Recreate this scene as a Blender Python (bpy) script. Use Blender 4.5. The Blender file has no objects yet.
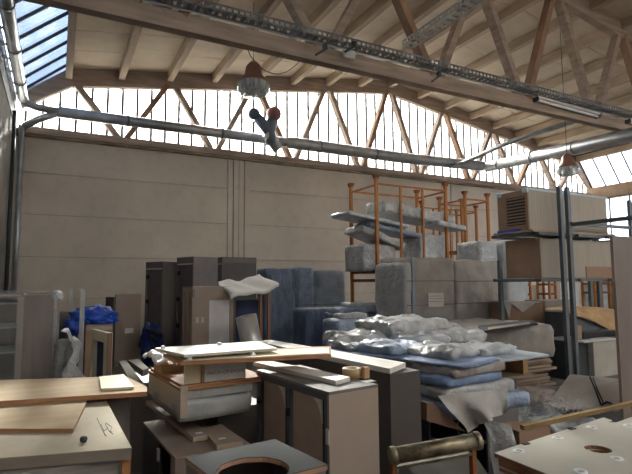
import bpy, bmesh, math, random
from mathutils import Vector, Matrix, noise
random.seed(7)
R = math.radians
SC = bpy.context.scene
COL = SC.collection

# ------------------------------------------------------------------ camera
F = 495.0
CAM = Vector((0, 0, 1.64))
def camdir(x, y): return Vector((x-316.0, -(y-237.0), -F)).normalized()
_Y = camdir(56, 284); _X = camdir(1270, 275)
_X = (_X - _Y*_X.dot(_Y)).normalized(); _Z = _X.cross(_Y)
ROT = Matrix((_X, _Y, _Z))
cd = bpy.data.cameras.new('camera'); cam = bpy.data.objects.new('camera', cd); COL.objects.link(cam)
cam.matrix_world = Matrix.Translation(CAM) @ ROT.to_4x4()
cd.sensor_width = 36; cd.lens = 36*F/632; cd.clip_start = .05; cd.clip_end = 500
SC.camera = cam
def ray(x, y): return ROT @ camdir(x, y)
def Zp(x, y, z): r = ray(x, y); return CAM + r*((z-CAM.z)/r.z)
def Yp(x, y, Y): r = ray(x, y); return CAM + r*((Y-CAM.y)/r.y)

# ------------------------------------------------------------------ sky, sun, exposure
SUN_EL, SUN_AZ = 27.2, 12.0        # azimuth off +Y, negative = towards -X
w = bpy.data.worlds.new('sky'); SC.world = w; w.use_nodes = True
nt = w.node_tree; bg = nt.nodes['Background']
sky = nt.nodes.new('ShaderNodeTexSky'); sky.sky_type = 'NISHITA'; sky.sun_disc = False
sky.sun_elevation = R(35); sky.sun_rotation = R(SUN_AZ); sky.air_density = 1.0; sky.dust_density = 1.5; sky.ozone_density = 1.5
hs = nt.nodes.new('ShaderNodeHueSaturation'); hs.inputs['Saturation'].default_value = .22; nt.links.new(sky.outputs[0], hs.inputs['Color']); wm = nt.nodes.new('ShaderNodeMix'); wm.data_type = 'RGBA'; wm.blend_type = 'MULTIPLY'; wm.inputs[0].default_value = 1; wm.inputs[7].default_value = (1, .94, .86, 1)
nt.links.new(hs.outputs[0], wm.inputs[6]); nt.links.new(wm.outputs[2], bg.inputs[0]); bg.inputs[1].default_value = .30
sl = bpy.data.lights.new('sun', 'SUN'); sl.energy = 2.0; sl.angle = R(1.2); sl.color = (1, .94, .82)
so = bpy.data.objects.new('sun', sl); COL.objects.link(so)
sdir = Vector((math.sin(R(SUN_AZ))*math.cos(R(SUN_EL)), math.cos(R(SUN_AZ))*math.cos(R(SUN_EL)), math.sin(R(SUN_EL))))
so.rotation_euler = sdir.to_track_quat('Z', 'Y').to_euler(); so.location = (0, 30, 20)
def portal(name, loc, nrm, sx, sy):
    l = bpy.data.lights.new(name, 'AREA'); l.shape = 'RECTANGLE'; l.size = sx; l.size_y = sy
    l.cycles.is_portal = True
    o = bpy.data.objects.new(name, l); COL.objects.link(o); o.location = loc
    o.rotation_euler = Vector(nrm).to_track_quat('-Z', 'Y').to_euler(); o['kind'] = 'helper'
vs = SC.view_settings
vs.view_transform = 'Standard'; vs.look = 'None'; vs.gamma = 1; vs.use_curve_mapping = False
vs.exposure = 2.75
SC.cycles.max_bounces = 10; SC.cycles.diffuse_bounces = 6; SC.cycles.transparent_max_bounces = 12
SC.cycles.use_denoising = True; SC.cycles.sample_clamp_indirect = 6

# ------------------------------------------------------------------ materials
MATS = {}
def mat(name, col, rough=.7, metal=0, var=.12, scale=4, stretch=(1, 1, 1), bump=.0, bscale=30, alpha=1, col2=None, detail=5, spec=.4, dirt=0):
    if name in MATS: return MATS[name]
    m = bpy.data.materials.new(name); m.use_nodes = True; n = m.node_tree.nodes; l = m.node_tree.links
    p = n['Principled BSDF']; p.inputs['Roughness'].default_value = rough; p.inputs['Metallic'].default_value = metal
    p.inputs['Specular IOR Level'].default_value = spec
    tc = n.new('ShaderNodeTexCoord'); mp = n.new('ShaderNodeMapping'); mp.inputs['Scale'].default_value = stretch
    l.new(tc.outputs['Object'], mp.inputs['Vector'])
    nz = n.new('ShaderNodeTexNoise'); nz.inputs['Scale'].default_value = scale; nz.inputs['Detail'].default_value = detail
    l.new(mp.outputs[0], nz.inputs['Vector'])
    cr = n.new('ShaderNodeValToRGB'); cr.color_ramp.elements[0].position = .3; cr.color_ramp.elements[1].position = .7
    a = tuple(max(0, c*(1-var)) for c in col[:3]); b = col2 or tuple(min(1, c*(1+var)) for c in col[:3])
    cr.color_ramp.elements[0].color = (*a, 1); cr.color_ramp.elements[1].color = (*b[:3], 1)
    l.new(nz.outputs[0], cr.inputs[0])
    out = cr.outputs[0]
    if dirt:
        n2 = n.new('ShaderNodeTexNoise'); n2.inputs['Scale'].default_value = scale*6; n2.inputs['Detail'].default_value = 6
        l.new(tc.outputs['Object'], n2.inputs['Vector'])
        r2 = n.new('ShaderNodeValToRGB'); r2.color_ramp.elements[0].position = .5; r2.color_ramp.elements[1].position = .75
        r2.color_ramp.elements[0].color = (0, 0, 0, 1); r2.color_ramp.elements[1].color = (dirt, dirt, dirt, 1); l.new(n2.outputs[0], r2.inputs[0])
        mx = n.new('ShaderNodeMix'); mx.data_type = 'RGBA'; l.new(r2.outputs[0], mx.inputs[0]); l.new(out, mx.inputs[6])
        mx.inputs[7].default_value = (col[0]*.35, col[1]*.33, col[2]*.3, 1); out = mx.outputs[2]
    l.new(out, p.inputs['Base Color'])
    if bump:
        bz = n.new('ShaderNodeTexNoise'); bz.inputs['Scale'].default_value = bscale; bz.inputs['Detail'].default_value = 6
        l.new(mp.outputs[0], bz.inputs['Vector'])
        bp = n.new('ShaderNodeBump'); bp.inputs['Strength'].default_value = bump; bp.inputs['Distance'].default_value = .03
        l.new(bz.outputs[0], bp.inputs['Height']); l.new(bp.outputs[0], p.inputs['Normal'])
    if alpha < 1: p.inputs['Alpha'].default_value = alpha
    MATS[name] = m; return m
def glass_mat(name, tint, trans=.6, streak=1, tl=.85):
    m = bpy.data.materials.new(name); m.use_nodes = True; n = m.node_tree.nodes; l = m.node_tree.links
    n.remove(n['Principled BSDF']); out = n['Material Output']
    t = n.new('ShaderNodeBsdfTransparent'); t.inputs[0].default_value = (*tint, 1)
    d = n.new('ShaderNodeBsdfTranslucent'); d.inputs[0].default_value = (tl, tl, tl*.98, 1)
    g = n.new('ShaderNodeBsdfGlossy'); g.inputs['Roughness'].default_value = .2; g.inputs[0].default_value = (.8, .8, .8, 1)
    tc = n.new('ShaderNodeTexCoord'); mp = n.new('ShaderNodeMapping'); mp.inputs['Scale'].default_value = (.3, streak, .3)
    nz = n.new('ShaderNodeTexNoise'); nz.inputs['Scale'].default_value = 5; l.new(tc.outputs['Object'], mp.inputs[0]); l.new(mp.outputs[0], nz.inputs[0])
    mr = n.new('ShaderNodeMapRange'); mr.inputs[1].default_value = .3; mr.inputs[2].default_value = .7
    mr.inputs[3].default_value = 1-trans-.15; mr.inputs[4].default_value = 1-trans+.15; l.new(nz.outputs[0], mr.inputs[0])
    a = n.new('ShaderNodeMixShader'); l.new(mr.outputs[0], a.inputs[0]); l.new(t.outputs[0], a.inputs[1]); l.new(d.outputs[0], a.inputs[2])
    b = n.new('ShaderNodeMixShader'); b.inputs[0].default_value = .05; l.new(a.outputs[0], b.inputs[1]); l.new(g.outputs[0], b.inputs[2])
    l.new(b.outputs[0], out.inputs[0]); MATS[name] = m; return m

TIMBER = mat('timber', (.32, .245, .195), .8, var=.25, scale=3, stretch=(.4, 1, 3), bump=.15)
TIMBER2 = mat('timber_red', (.28, .17, .11), .8, var=.25, scale=3, stretch=(1, 1, .4))
PURLIN = mat('purlin_wood', (.43, .34, .25), .8, var=.2, scale=3, stretch=(3, .3, 1))
DECK = mat('roof_deck', (.62, .53, .41), .9, var=.08, scale=2)
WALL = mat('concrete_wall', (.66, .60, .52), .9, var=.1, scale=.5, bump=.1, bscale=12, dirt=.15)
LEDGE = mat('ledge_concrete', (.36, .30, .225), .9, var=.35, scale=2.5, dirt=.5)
GALV = mat('galvanised_steel', (.42, .44, .46), .38, .75, var=.2, scale=3, bump=.05)
DGALV = mat('dull_steel', (.2, .215, .23), .5, .6, var=.2, scale=5)
DARK = mat('dark_metal', (.05, .055, .06), .5, .3)
MULL = mat('glazing_bar', (.08, .085, .09), .6, .3)
FLOOR = mat('floor_concrete', (.16, .15, .14), .75, var=.3, scale=1.5, dirt=.4)
ORANGE = mat('orange_paint', (.62, .29, .05), .55, .1, var=.3, scale=6, col2=(.42, .13, .03), dirt=.4)
RUST = mat('rusty_steel', (.28, .10, .035), .75, .2, var=.4, scale=8, dirt=.4)
TAUPE = mat('taupe_laminate', (.30, .235, .19), .55, var=.05, scale=3)
GREYL = mat('grey_laminate', (.165, .15, .14), .45, var=.05, scale=3)
DKGREY = mat('dark_grey_laminate', (.08, .068, .062), .5, var=.08, scale=3)
BOARD = mat('pale_board', (.42, .365, .275), .8, spec=.12, var=.07, scale=3, dirt=.12)
WBOARD = mat('white_board', (.75, .72, .66), .55, var=.04, scale=4, dirt=.1)
PLY = mat('plywood', (.44, .33, .215), .85, spec=.12, var=.12, scale=3, stretch=(.4, 3, 1))
PLYEDGE = mat('plywood_edge', (.40, .20, .10), .75, var=.3, scale=10, stretch=(.3, .3, 8))
CREAM = mat('cream_board', (.76, .67, .49), .7, var=.06)
FOAM = mat('white_foam', (.78, .77, .74), .7, var=.05, scale=6, bump=.2)
CARD = mat('cardboard', (.33, .21, .145), .85, var=.08, scale=4)
CARDG = mat('grey_cardboard', (.36, .32, .275), .85, var=.08, scale=7, stretch=(6, 6, .2))
KRAFT = mat('kraft_paper', (.50, .33, .17), .8, var=.15, scale=5, bump=.3, bscale=8)
BLUEF = mat('blue_film', (.27, .335, .46), .33, var=.3, scale=4, bump=1, bscale=13, spec=.5)
BLUED = mat('dark_blue_film', (.15, .195, .29), .3, var=.4, scale=4, stretch=(2, 2, .6), bump=1, bscale=10)
BLUEB = mat('bright_blue_edge', (.19, .27, .44), .35, var=.3, scale=5, bump=.8, bscale=12)
GREYF = mat('grey_film', (.42, .425, .43), .28, var=.3, scale=5, bump=1, bscale=14, spec=.5)
MILKF = mat('milky_film', (.48, .51, .54), .3, var=.25, scale=5, bump=1, bscale=12)
CLEARF = mat('clear_film', (.50, .53, .56), .25, var=.25, scale=4, bump=.7, bscale=10, alpha=.42, spec=.6)
TARP = mat('blue_tarp', (.02, .085, .52), .35, var=.4, scale=4, bump=.4, bscale=8)
NAVY = mat('navy_cloth', (.015, .03, .09), .6, var=.3)
BLACK = mat('black', (.012, .012, .014), .6)
WHITE = mat('white_plastic', (.8, .8, .8), .4, var=.03)
SILVER = mat('silver_roll', (.50, .49, .46), .38, .5, var=.1)
PAPER = mat('paper', (.62, .58, .55), .7, var=.03)
TERRA = mat('lamp_enamel', (.26, .13, .10), .5, .2, var=.2)
LGLASS = mat('lamp_glass', (.45, .50, .50), .12, var=.5, scale=14, stretch=(1, 1, .2), alpha=.82, spec=.9)
BRASS = mat('worn_steel', (.24, .19, .11), .42, .7, var=.6, scale=9, col2=(.42, .36, .25), dirt=.8)
BROWN = mat('brown_panel', (.20, .12, .08), .7, var=.1)
YELLOW = mat('yellow_brown_beam', (.42, .29, .10), .6, var=.3, scale=4, dirt=.3)
GLASS_B = glass_mat('clerestory_glass', (.92, .95, .97), .78)
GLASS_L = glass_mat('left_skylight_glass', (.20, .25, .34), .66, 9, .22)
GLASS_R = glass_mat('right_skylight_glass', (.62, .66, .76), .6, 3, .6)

# ------------------------------------------------------------------ mesh helpers
class MB:
    def __init__(s): s.v = []; s.f = []; s.sm = []
    def add(s, vs, fs, smooth=False):
        k = len(s.v); s.v += [Vector(p) for p in vs]
        s.f += [tuple(i+k for i in f) for f in fs]; s.sm += [smooth]*len(fs); return s
    def box(s, c, sz, rz=0, M=None):
        hx, hy, hz = sz[0]/2, sz[1]/2, sz[2]/2
        m = (Matrix.Translation(Vector(c)) @ Matrix.Rotation(rz, 4, 'Z')) if M is None else M
        return s.add([m @ Vector((x*hx, y*hy, z*hz)) for z in (-1, 1) for x, y in ((-1, -1), (1, -1), (1, 1), (-1, 1))],
              [(0, 3, 2, 1), (4, 5, 6, 7), (0, 1, 5, 4), (1, 2, 6, 5), (2, 3, 7, 6), (3, 0, 4, 7)])
    def b2(s, x0, y0, z0, x1, y1, z1):
        return s.box(((x0+x1)/2, (y0+y1)/2, (z0+z1)/2), (abs(x1-x0), abs(y1-y0), abs(z1-z0)))
    def prism(s, pts, vec):
        n = len(pts); pts = [Vector(p) for p in pts]; vec = Vector(vec)
        nr = Vector((0, 0, 0))
        for i in range(n): nr += pts[i].cross(pts[(i+1) % n])
        if nr.dot(vec) > 0: pts = pts[::-1]
        return s.add(pts+[p+vec for p in pts], [tuple(range(n)), tuple(range(2*n-1, n-1, -1))] +
              [(i, i+n, (i+1) % n+n, (i+1) % n) for i in range(n)])
    def beam(s, p, q, w, h, up=(0, 0, 1)):      # rectangular bar from p to q
        p, q = Vector(p), Vector(q); d = (q-p); L = d.length; d.normalize()
        sd = d.cross(Vector(up)).normalized(); u = sd.cross(d)
        m = Matrix((d, sd, u)).transposed().to_4x4(); m.translation = (p+q)/2
        return s.box(None, (L, w, h), M=m)
    def tube(s, pts, r, seg=10, cap=True):
        pts = [Vector(p) for p in pts]; n = len(pts); vs = []; fs = []
        rr = r if isinstance(r, (list, tuple)) else [r]*n
        up = Vector((0, 0, 1))
        for i, p in enumerate(pts):
            t = (pts[min(i+1, n-1)]-pts[max(i-1, 0)]).normalized()
            a = t.cross(up)
            if a.length < .05: a = t.cross(Vector((0, 1, 0)))
            a.normalize(); b = a.cross(t)
            for k in range(seg):
                th = 2*math.pi*k/seg; vs.append(p+(a*math.cos(th)+b*math.sin(th))*rr[i])
        for i in range(n-1):
            for k in range(seg):
                a0 = i*seg+k; a1 = i*seg+(k+1) % seg; fs.append((a0, a0+seg, a1+seg, a1))
        s.add(vs, fs, True)
        if cap:
            k = len(s.v)-len(vs)
            s.f += [tuple(k+i for i in range(seg)), tuple(k+(n-1)*seg+i for i in range(seg-1, -1, -1))]; s.sm += [False]*2
        return s
    def lathe(s, prof, c=(0, 0, 0), seg=24):
        c = Vector(c); vs = []; fs = []
        for r, z in prof:
            for k in range(seg):
                t = 2*math.pi*k/seg; vs.append(c+Vector((r*math.cos(t), r*math.sin(t), z)))
        for i in range(len(prof)-1):
            for k in range(seg):
                a = i*seg+k; b = i*seg+(k+1) % seg; fs.append((a, b, b+seg, a+seg))
        return s.add(vs, fs, True)
    def grid(s, fn, nu, nv, th=0):              # sheet through fn(u,v), optional thickness
        vs = [Vector(fn(i/nu, j/nv)) for j in range(nv+1) for i in range(nu+1)]
        fs = [(j*(nu+1)+i, j*(nu+1)+i+1, (j+1)*(nu+1)+i+1, (j+1)*(nu+1)+i) for j in range(nv) for i in range(nu)]
        if not th: return s.add(vs, fs, True)
        N = len(vs); vs2 = [v-Vector((0, 0, th)) for v in vs]
        fs2 = [tuple(i+N for i in f[::-1]) for f in fs]
        rim = [i for i in range(nu+1)]+[j*(nu+1)+nu for j in range(1, nv+1)]+[nv*(nu+1)+i for i in range(nu-1, -1, -1)]+[j*(nu+1) for j in range(nv-1, 0, -1)]
        side = [(rim[(k+1) % len(rim)], rim[k], rim[k]+N, rim[(k+1) % len(rim)]+N) for k in range(len(rim))]
        return s.add(vs+vs2, fs+fs2+side, True)
    def build(s, name, m, parent=None, bevel=0, loc=None):
        me = bpy.data.meshes.new(name)
        off = Vector(loc) if loc is not None else Vector((0, 0, 0))
        me.from_pydata([v-off for v in s.v], [], s.f); me.update()
        me.polygons.foreach_set('use_smooth', s.sm)
        me.materials.append(m)
        o = bpy.data.objects.new(name, me); COL.objects.link(o); o.location = off
        if parent: o.parent = parent
        if bevel:
            b = o.modifiers.new('bevel', 'BEVEL'); b.width = bevel; b.segments = 2; b.limit_method = 'ANGLE'
        return o
def soft(w, d, h, amp=.012, r=.03, seed=0, cell=.07, sag=0, top=None, f=4):
    """a wrinkled, rounded box standing on z=0, origin at its footprint centre"""
    nx, ny, nz = [max(3, min(26, int(q/cell))) for q in (w, d, h)]
    idx = {}; mb = MB()
    def P(i, j, k):
        key = (i, j, k)
        if key in idx: return idx[key]
        x, y, z = (i/nx-.5)*w, (j/ny-.5)*d, k/nz*h
        q = Vector((x, y, z-h/2)); e = Vector((w/2-r, d/2-r, h/2-r))
        c = Vector([max(-e[a], min(e[a], q[a])) for a in range(3)])
        dd = q-c
        if dd.length > 1e-6: q = c+dd.normalized()*min(dd.length, r)
        sd = Vector((seed*3.1, seed*1.7, seed))
        nv = noise.noise_vector(q*f+sd)*amp + noise.noise_vector(q*f*3+sd)*amp*.5 + noise.noise_vector(q*f*7+sd)*amp*.22
        q = q+nv; q.z += h/2
        if sag: q.z -= sag*(q.z/h)*(abs(noise.noise(Vector((x*2, y*2, seed)))))
        if top: q.z = min(q.z, top(x/w+.5, y/d+.5)) if k > nz*.5 else q.z
        if k == 0: q.z = max(0, q.z)*.2
        idx[key] = len(mb.v); mb.v.append(q); return idx[key]
    def F(a, b, c, e): mb.f.append((a, b, c, e)); mb.sm.append(True)
    for i in range(nx):
        for j in range(ny):
            F(P(i, j, 0), P(i, j+1, 0), P(i+1, j+1, 0), P(i+1, j, 0)); F(P(i, j, nz), P(i+1, j, nz), P(i+1, j+1, nz), P(i, j+1, nz))
    for i in range(nx):
        for k in range(nz):
            F(P(i, 0, k), P(i+1, 0, k), P(i+1, 0, k+1), P(i, 0, k+1)); F(P(i, ny, k), P(i, ny, k+1), P(i+1, ny, k+1), P(i+1, ny, k))
    for j in range(ny):
        for k in range(nz):
            F(P(0, j, k), P(0, j, k+1), P(0, j+1, k+1), P(0, j+1, k)); F(P(nx, j, k), P(nx, j+1, k), P(nx, j+1, k+1), P(nx, j, k+1))
    return mb
def tag(o, label, cat, group=None):
    o['label'] = label; o['category'] = cat
    if group: o['group'] = group
    return o
def thing(name, label, cat, loc, rz=0, group=None):
    o = bpy.data.objects.new(name, None); COL.objects.link(o); o.empty_display_size = .1
    o.location = loc; o.rotation_euler = (0, 0, rz); return tag(o, label, cat, group)
def struct(o): o['kind'] = 'structure'; return o
def place(o, loc, rz=0, rx=0, ry=0): o.location = loc; o.rotation_euler = (rx, ry, rz); return o
def slab(pts, th):                              # pts on the top plane, thickness down
    return MB().prism(pts, (0, 0, -th))
def text(body, size, m, parent, M, depth=.0008, name='lettering'):
    c = bpy.data.curves.new(name, 'FONT'); c.body = body; c.size = size; c.extrude = depth; c.align_x = 'LEFT'
    tmp = bpy.data.objects.new('tmp', c); COL.objects.link(tmp); bpy.context.view_layer.update()
    me = bpy.data.meshes.new_from_object(tmp.evaluated_get(bpy.context.evaluated_depsgraph_get())); bpy.data.objects.remove(tmp)
    me.materials.clear(); me.materials.append(m); o = bpy.data.objects.new(name, me); COL.objects.link(o); o.parent = parent; o.matrix_local = M; return o

# ------------------------------------------------------------------ the hall
XL, XR, YB, YF = -1.18, 24.5, 16.0, -9.0
AX = 11.7                                       # ridge
def chord_z(x):                                 # lower edge of a truss's top chord
    a = abs(x-AX)
    if a <= 11.5: return 9.23-a*(1.8/11.5)
    return 7.43-(a-11.5)*(1.18/1.3)
struct(MB().b2(XL-.3, YF-.3, -.3, XR+.3, YB+.3, 0).build('floor', FLOOR))
# back wall: precast panels with open joints, pilasters, ledge
wb = MB()
xs = [XL, 5.02, 5.8, 14.45, 15.1, XR]
for a, b in ((0, 1), (2, 3), (4, 5)):
    for k in range(5):
        z1 = 1.2*(k+1) if k < 4 else 5.95
        wb.b2(xs[a], YB, 1.2*k+.012, xs[b], YB+.2, z1)
wbo = struct(wb.build('wall_back', WALL, bevel=.006))
struct(MB().b2(XL, YB+.05, 0, XR, YB+.3, 5.95).build('trim_1', LEDGE))
pb = MB()
for a, b in ((1, 2), (3, 4)):
    x0, x1 = xs[a], xs[b]; n = 4; s_ = (x1-x0)/n
    for k in range(n): pb.b2(x0+k*s_+.012, YB-.02-.03*(k % 2), 0, x0+(k+1)*s_-.012, YB+.06, 5.95)
struct(pb.build('trim_2', WALL))
struct(MB().b2(XL, YB-.14, 5.82, XR, YB+.3, 6.02).b2(XL, YB-.03, 6.02, XR, YB+.25, 6.06).build('trim_3', LEDGE, bevel=.01))
# side walls
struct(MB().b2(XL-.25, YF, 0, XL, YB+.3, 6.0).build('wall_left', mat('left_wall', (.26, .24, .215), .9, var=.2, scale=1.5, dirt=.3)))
tr4 = MB().b2(XL-.25, YF, 6.0, XL+.02, YB, 6.36).b2(XL-.05, YF, 6.46, XL+.02, YB, 6.9)
for k in range(36): tr4.b2(XL-.04, YF+k*.7, 6.36, XL+.02, YF+k*.7+.12, 6.46)
struct(tr4.build('trim_4', mat('gutter_dark', (.12, .125, .125), .6, .2)))
wr = MB(); wr.b2(XR, YF, 0, XR+.25, YB+.3, 3.5).b2(XR, YF, 5.75, XR+.25, YB+.3, 6.1)
for y in (15.9, 11, 6, 1, -4, -8.8): wr.b2(XR, y-.15, 3.5, XR+.25, y+.15, 5.75)
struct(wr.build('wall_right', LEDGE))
struct(MB().b2(XR-.25, YF, 5.78, XR+.02, YB, 6.35).build('trim_5', mat('right_eaves_beam', (.30, .20, .13), .8, var=.25, scale=2)))
g = struct(MB().b2(XR+.1, YF, 3.5, XR+.11, YB, 5.75).build('window_4', GLASS_R))
fb = MB()
for k in range(25): fb.b2(XR+.08, YF+k, 3.5, XR+.13, YF+k+.05, 5.75)
fb.b2(XR+.08, YF, 4.6, XR+.13, YB, 4.65); fb.build('window_frame', MULL, g)
struct(MB().b2(XL, YF-.25, 0, XR, YF, 6.0).prism([(XL, YF-.25, 6), (XR, YF-.25, 6), (AX+11.5, YF-.25, 8.1), (AX, YF-.25, 9.9), (AX-11.5, YF-.25, 8.1)], (0, .25, 0)).build('wall_front', WALL))
# clerestory following the gable, back (window_1); front has added rooflights instead (added_rooflight_left)
def gable_strip(y, zb=6.05):
    pts = [(XL+.1, zb), (XR-.1, zb), (XR-.2, 6.3), (AX+11.5, 7.7), (AX, 9.5), (AX-11.5, 7.7), (XL+.1, 6.85)]
    return MB().prism([(x, y, z) for x, z in pts], (0, .01, 0))
for nm, y in (('window_1', YB+.2),):
    g = struct(gable_strip(y).build(nm, GLASS_B)); fb = MB()
    for k in range(60):
        x = -.95+k*.435
        if x < XR-.2: fb.b2(x-.038, y-.04, 6.1, x+.038, y+.04, max(6.2, chord_z(x)+.25))
    fb.b2(XL, y-.04, 6.04, XR, y+.04, 6.09)
    fb.build('glazing_bar', MULL, g)
# roof deck, joints across
def roof_side(sg):
    mb = MB(); n = 18
    for k in range(n):
        y0 = -5.0+k*1.22; y1 = min(y0+1.195, YB+.35)
        p = [(AX+sg*11.62, 7.43+.30+.22), (AX, 9.23+.52)]
        a, b = p; mb.prism([(a[0], y0, a[1]), (b[0], y0, b[1]), (b[0], y0, b[1]+.05), (a[0], y0, a[1]+.05)], (0, y1-y0, 0))
    return mb
dk = roof_side(-1); d2 = roof_side(1); dk.add(d2.v, d2.f)
struct(dk.build('ceiling', DECK))
mb = MB()
for sg in (-1, 1): mb.prism([(AX+sg*11.62, -5, 8.02), (AX, -5, 9.82), (AX, -5, 9.9), (AX+sg*11.62, -5, 8.1)], (0, YB+5.4, 0))
struct(mb.build('trim_6', LEDGE))
for nm, sg in (('added_rooflight_left', -1), ('added_rooflight_right', 1)):      # rooflights added over the unseen front bays to brighten the interior
    g = struct(MB().prism([(AX+sg*11.6, YF, 8.0), (AX, YF, 9.8), (AX, YF, 9.812), (AX+sg*11.6, YF, 8.012)], (0, 4.0, 0)).build(nm, GLASS_B)); fb = MB()
    for k in range(6): fb.beam((AX+sg*11.6, YF+.05+k*.766, 7.98), (AX, YF+.05+k*.766, 9.78), .06, .08)
    fb.build('glazing_bar', MULL, g)
# sloping side skylights
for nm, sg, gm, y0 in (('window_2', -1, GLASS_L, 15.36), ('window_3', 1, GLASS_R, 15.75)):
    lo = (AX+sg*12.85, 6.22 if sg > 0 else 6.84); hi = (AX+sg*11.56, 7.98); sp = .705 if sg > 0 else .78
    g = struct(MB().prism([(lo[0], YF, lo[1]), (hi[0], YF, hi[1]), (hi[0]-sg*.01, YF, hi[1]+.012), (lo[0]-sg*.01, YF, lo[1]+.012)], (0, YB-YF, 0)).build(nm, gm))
    fb = MB(); k = 0
    while y0-k*sp > YF:
        y = y0-k*sp; fb.beam((lo[0], y, lo[1]-.03), (hi[0], y, hi[1]-.03), .04, .07); k += 1
    fb.beam((hi[0], YF, hi[1]), (hi[0], YB, hi[1]), .1, .12)
    fb.build('glazing_bar', MULL, g)
# lines of light below the left gutter come through the eaves gap
for nm, loc, nr, sx, sy in (('portal_back', (AX, YB+.5, 7.7), (0, -1, 0), 25, 3.4),
        ('portal_left', (-.75, 3.5, 7.3), (1.76, 0, -1.29), 2.6, 25), ('portal_right', (24.15, 3.5, 7.3), (-1.76, 0, -1.29), 2.6, 25),
        ('portal_low', (XR+.4, 3.5, 4.6), (-1, 0, 0), 2.4, 25)):
    l = portal(nm, loc, nr, sx, sy)
portal('portal_roof', (AX, -7, 9.95), (0, 0, -1), 23.4, 4)
for o in bpy.data.objects:
    if o.name.startswith('portal_l') or o.name.startswith('portal_r'):
        n_ = (o.rotation_euler.to_matrix() @ Vector((0, 0, -1)))
        yy = Vector((0, 1, 0)); zz = -n_; xx = yy.cross(zz).normalized()
        o.rotation_euler = Matrix((xx, yy, zz)).transposed().to_euler()

# trusses
def truss(y, label, b0=-.07, b1=.24):
    t = thing('roof_truss', label, 'roof truss', (AX, y, 6.0)); o0 = Vector((AX, y, 6.0)); D = .2
    def L(x, z): return Vector((x, y, z))-o0
    def bm_(p, q, w_, nm, m=TIMBER, up=(0, 0, 1)): MB().beam(p, q, D, w_, up).build(nm, m, t)
    zc = .24
    tops = [.2, AX-11.5+2.93, AX-11.5+5.75, 8.8, AX]
    xs_ = [x for x in (-.95, .2)] + [AX]
    mb = MB()
    T = .52
    for sg in (-1, 1):
        A = (AX+sg*12.75, 6.58 if sg < 0 else 6.2); B = (AX+sg*11.5, chord_z(AX+11.5)); Cc = (AX, 9.23)
        A2 = (AX+sg*12.8, 7.0 if sg < 0 else 6.42); B2 = (AX+sg*11.58, 7.43+T); C2 = (AX, 9.23+T)
        mb.prism([L(*A)-Vector((0, D/2, 0)), L(*B)-Vector((0, D/2, 0)), L(*B2)-Vector((0, D/2, 0)), L(*A2)-Vector((0, D/2, 0))], (0, D, 0))
        mb.prism([L(*B)-Vector((0, D/2, 0)), L(*Cc)-Vector((0, D/2, 0)), L(*C2)-Vector((0, D/2, 0)), L(*B2)-Vector((0, D/2, 0))], (0, D, 0))
    mb.build('top_chord', TIMBER, t)
    MB().b2(-12.8, -D/2, b0, 12.75, D/2, b1).build('bottom_chord', TIMBER, t)
    top = [AX-11.5+2.875*k for k in range(9)]
    for k in range(9):
        for sg in (-1, 1):
            xb = top[k]+sg*1.4375
            if xb < XL+.3 or xb > XR-.3: continue
            m = TIMBER2 if (k+sg) % 3 == 0 else TIMBER
            MB().beam(L(top[k]+sg*.12, chord_z(top[k])+.1), L(xb-sg*.12, 5.98+b1), .16, .22, (0, 1, 0)).build('diagonal', m, t)
    return t
truss(YB-.12, 'timber roof truss standing on the ledge of the back wall before the window band', -.12, .09)
truss(8.3, 'timber roof truss nearest the viewer crossing the upper picture with cable tray on it')
# purlins
ordn = ['first', 'second', 'third', 'fourth', 'fifth', 'sixth', 'seventh', 'eighth', 'ninth', 'tenth', 'eleventh', 'twelfth', 'thirteenth', 'fourteenth', 'fifteenth', 'sixteenth', 'seventeenth']
for sp, (y0, y1, nm) in enumerate(((8.41, 15.77, 'between wall truss and near truss'), (-.6, 8.19, 'on the viewer\'s side of the near truss'))):
    for k in range(17):
        x = .12+k*1.4475
        if sp == 1 and k < 4: continue
        zt = chord_z(x)+.50 if abs(x-AX) < 11.5 else 7.9
        o = MB().b2(-.09, 0, -.28, .09, y1-y0, 0).build('roof_purlin', PURLIN, bevel=.01)
        o.location = (x, y0, zt-.0)
        tag(o, 'timber roof purlin %s, %s from the left skylight' % (nm, ordn[k]), 'roof beam', 'timber purlins under the roof deck')

# ------------------------------------------------------------------ services under the roof
t = thing('ventilation_duct', 'grey galvanised duct running along the back wall below the window band', 'duct', (0, 15.4, 6.5))
MB().tube([(-.1, 0, -.02), (7.2, 0, 0)], .16, 16).build('narrow_pipe', GALV, t)
MB().tube([(6.9, 0, 0), (7.1, 0, 0), (12, 0, 0), (15.9, -.35, 0)], [.16, .215, .215, .215], 16).build('wide_pipe', GALV, t)
MB().tube([(-.1, 0, 0), (-.6, -.05, .0), (-.98, -.25, .05)], .10, 10).build('upper_branch', GALV, t)
MB().tube([(-.1, 0, -.05), (-.6, .1, -.28), (-.95, .22, -.5)], .10, 10).build('lower_branch', GALV, t)
for x in (1.7, 4.6, 8.2, 10.6, 13.2): MB().tube([(x, 0, 0), (x+.06, 0, 0)], .18 if x < 7 else .232, 16).build('pipe_collar', DGALV, t)
t = thing('ventilation_duct', 'grey galvanised duct running overhead towards the viewer at right', 'duct', (15.95, 14.8, 6.42))
dd = Zp(632, 135, 5.68)-Vector((15.95, 14.8, 6.42)); dd_ = dd/abs(dd.y)
MB().tube([(0, 0, 0), dd*1.5], .215, 16).build('pipe', GALV, t)
for y in (.8, 2.8, 4.8): MB().tube([dd_*y, dd_*(y+.07)], .235, 16).build('pipe_collar', GALV, t)
tag(MB().tube([(14.3, 15.1, 6.3), (14.9, 13, 6.8), (15.1, 9, 6.95)], .09, 10).build('conduit_pipe', GALV), 'slim grey pipe rising beside the right overhead duct', 'pipe')
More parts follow.
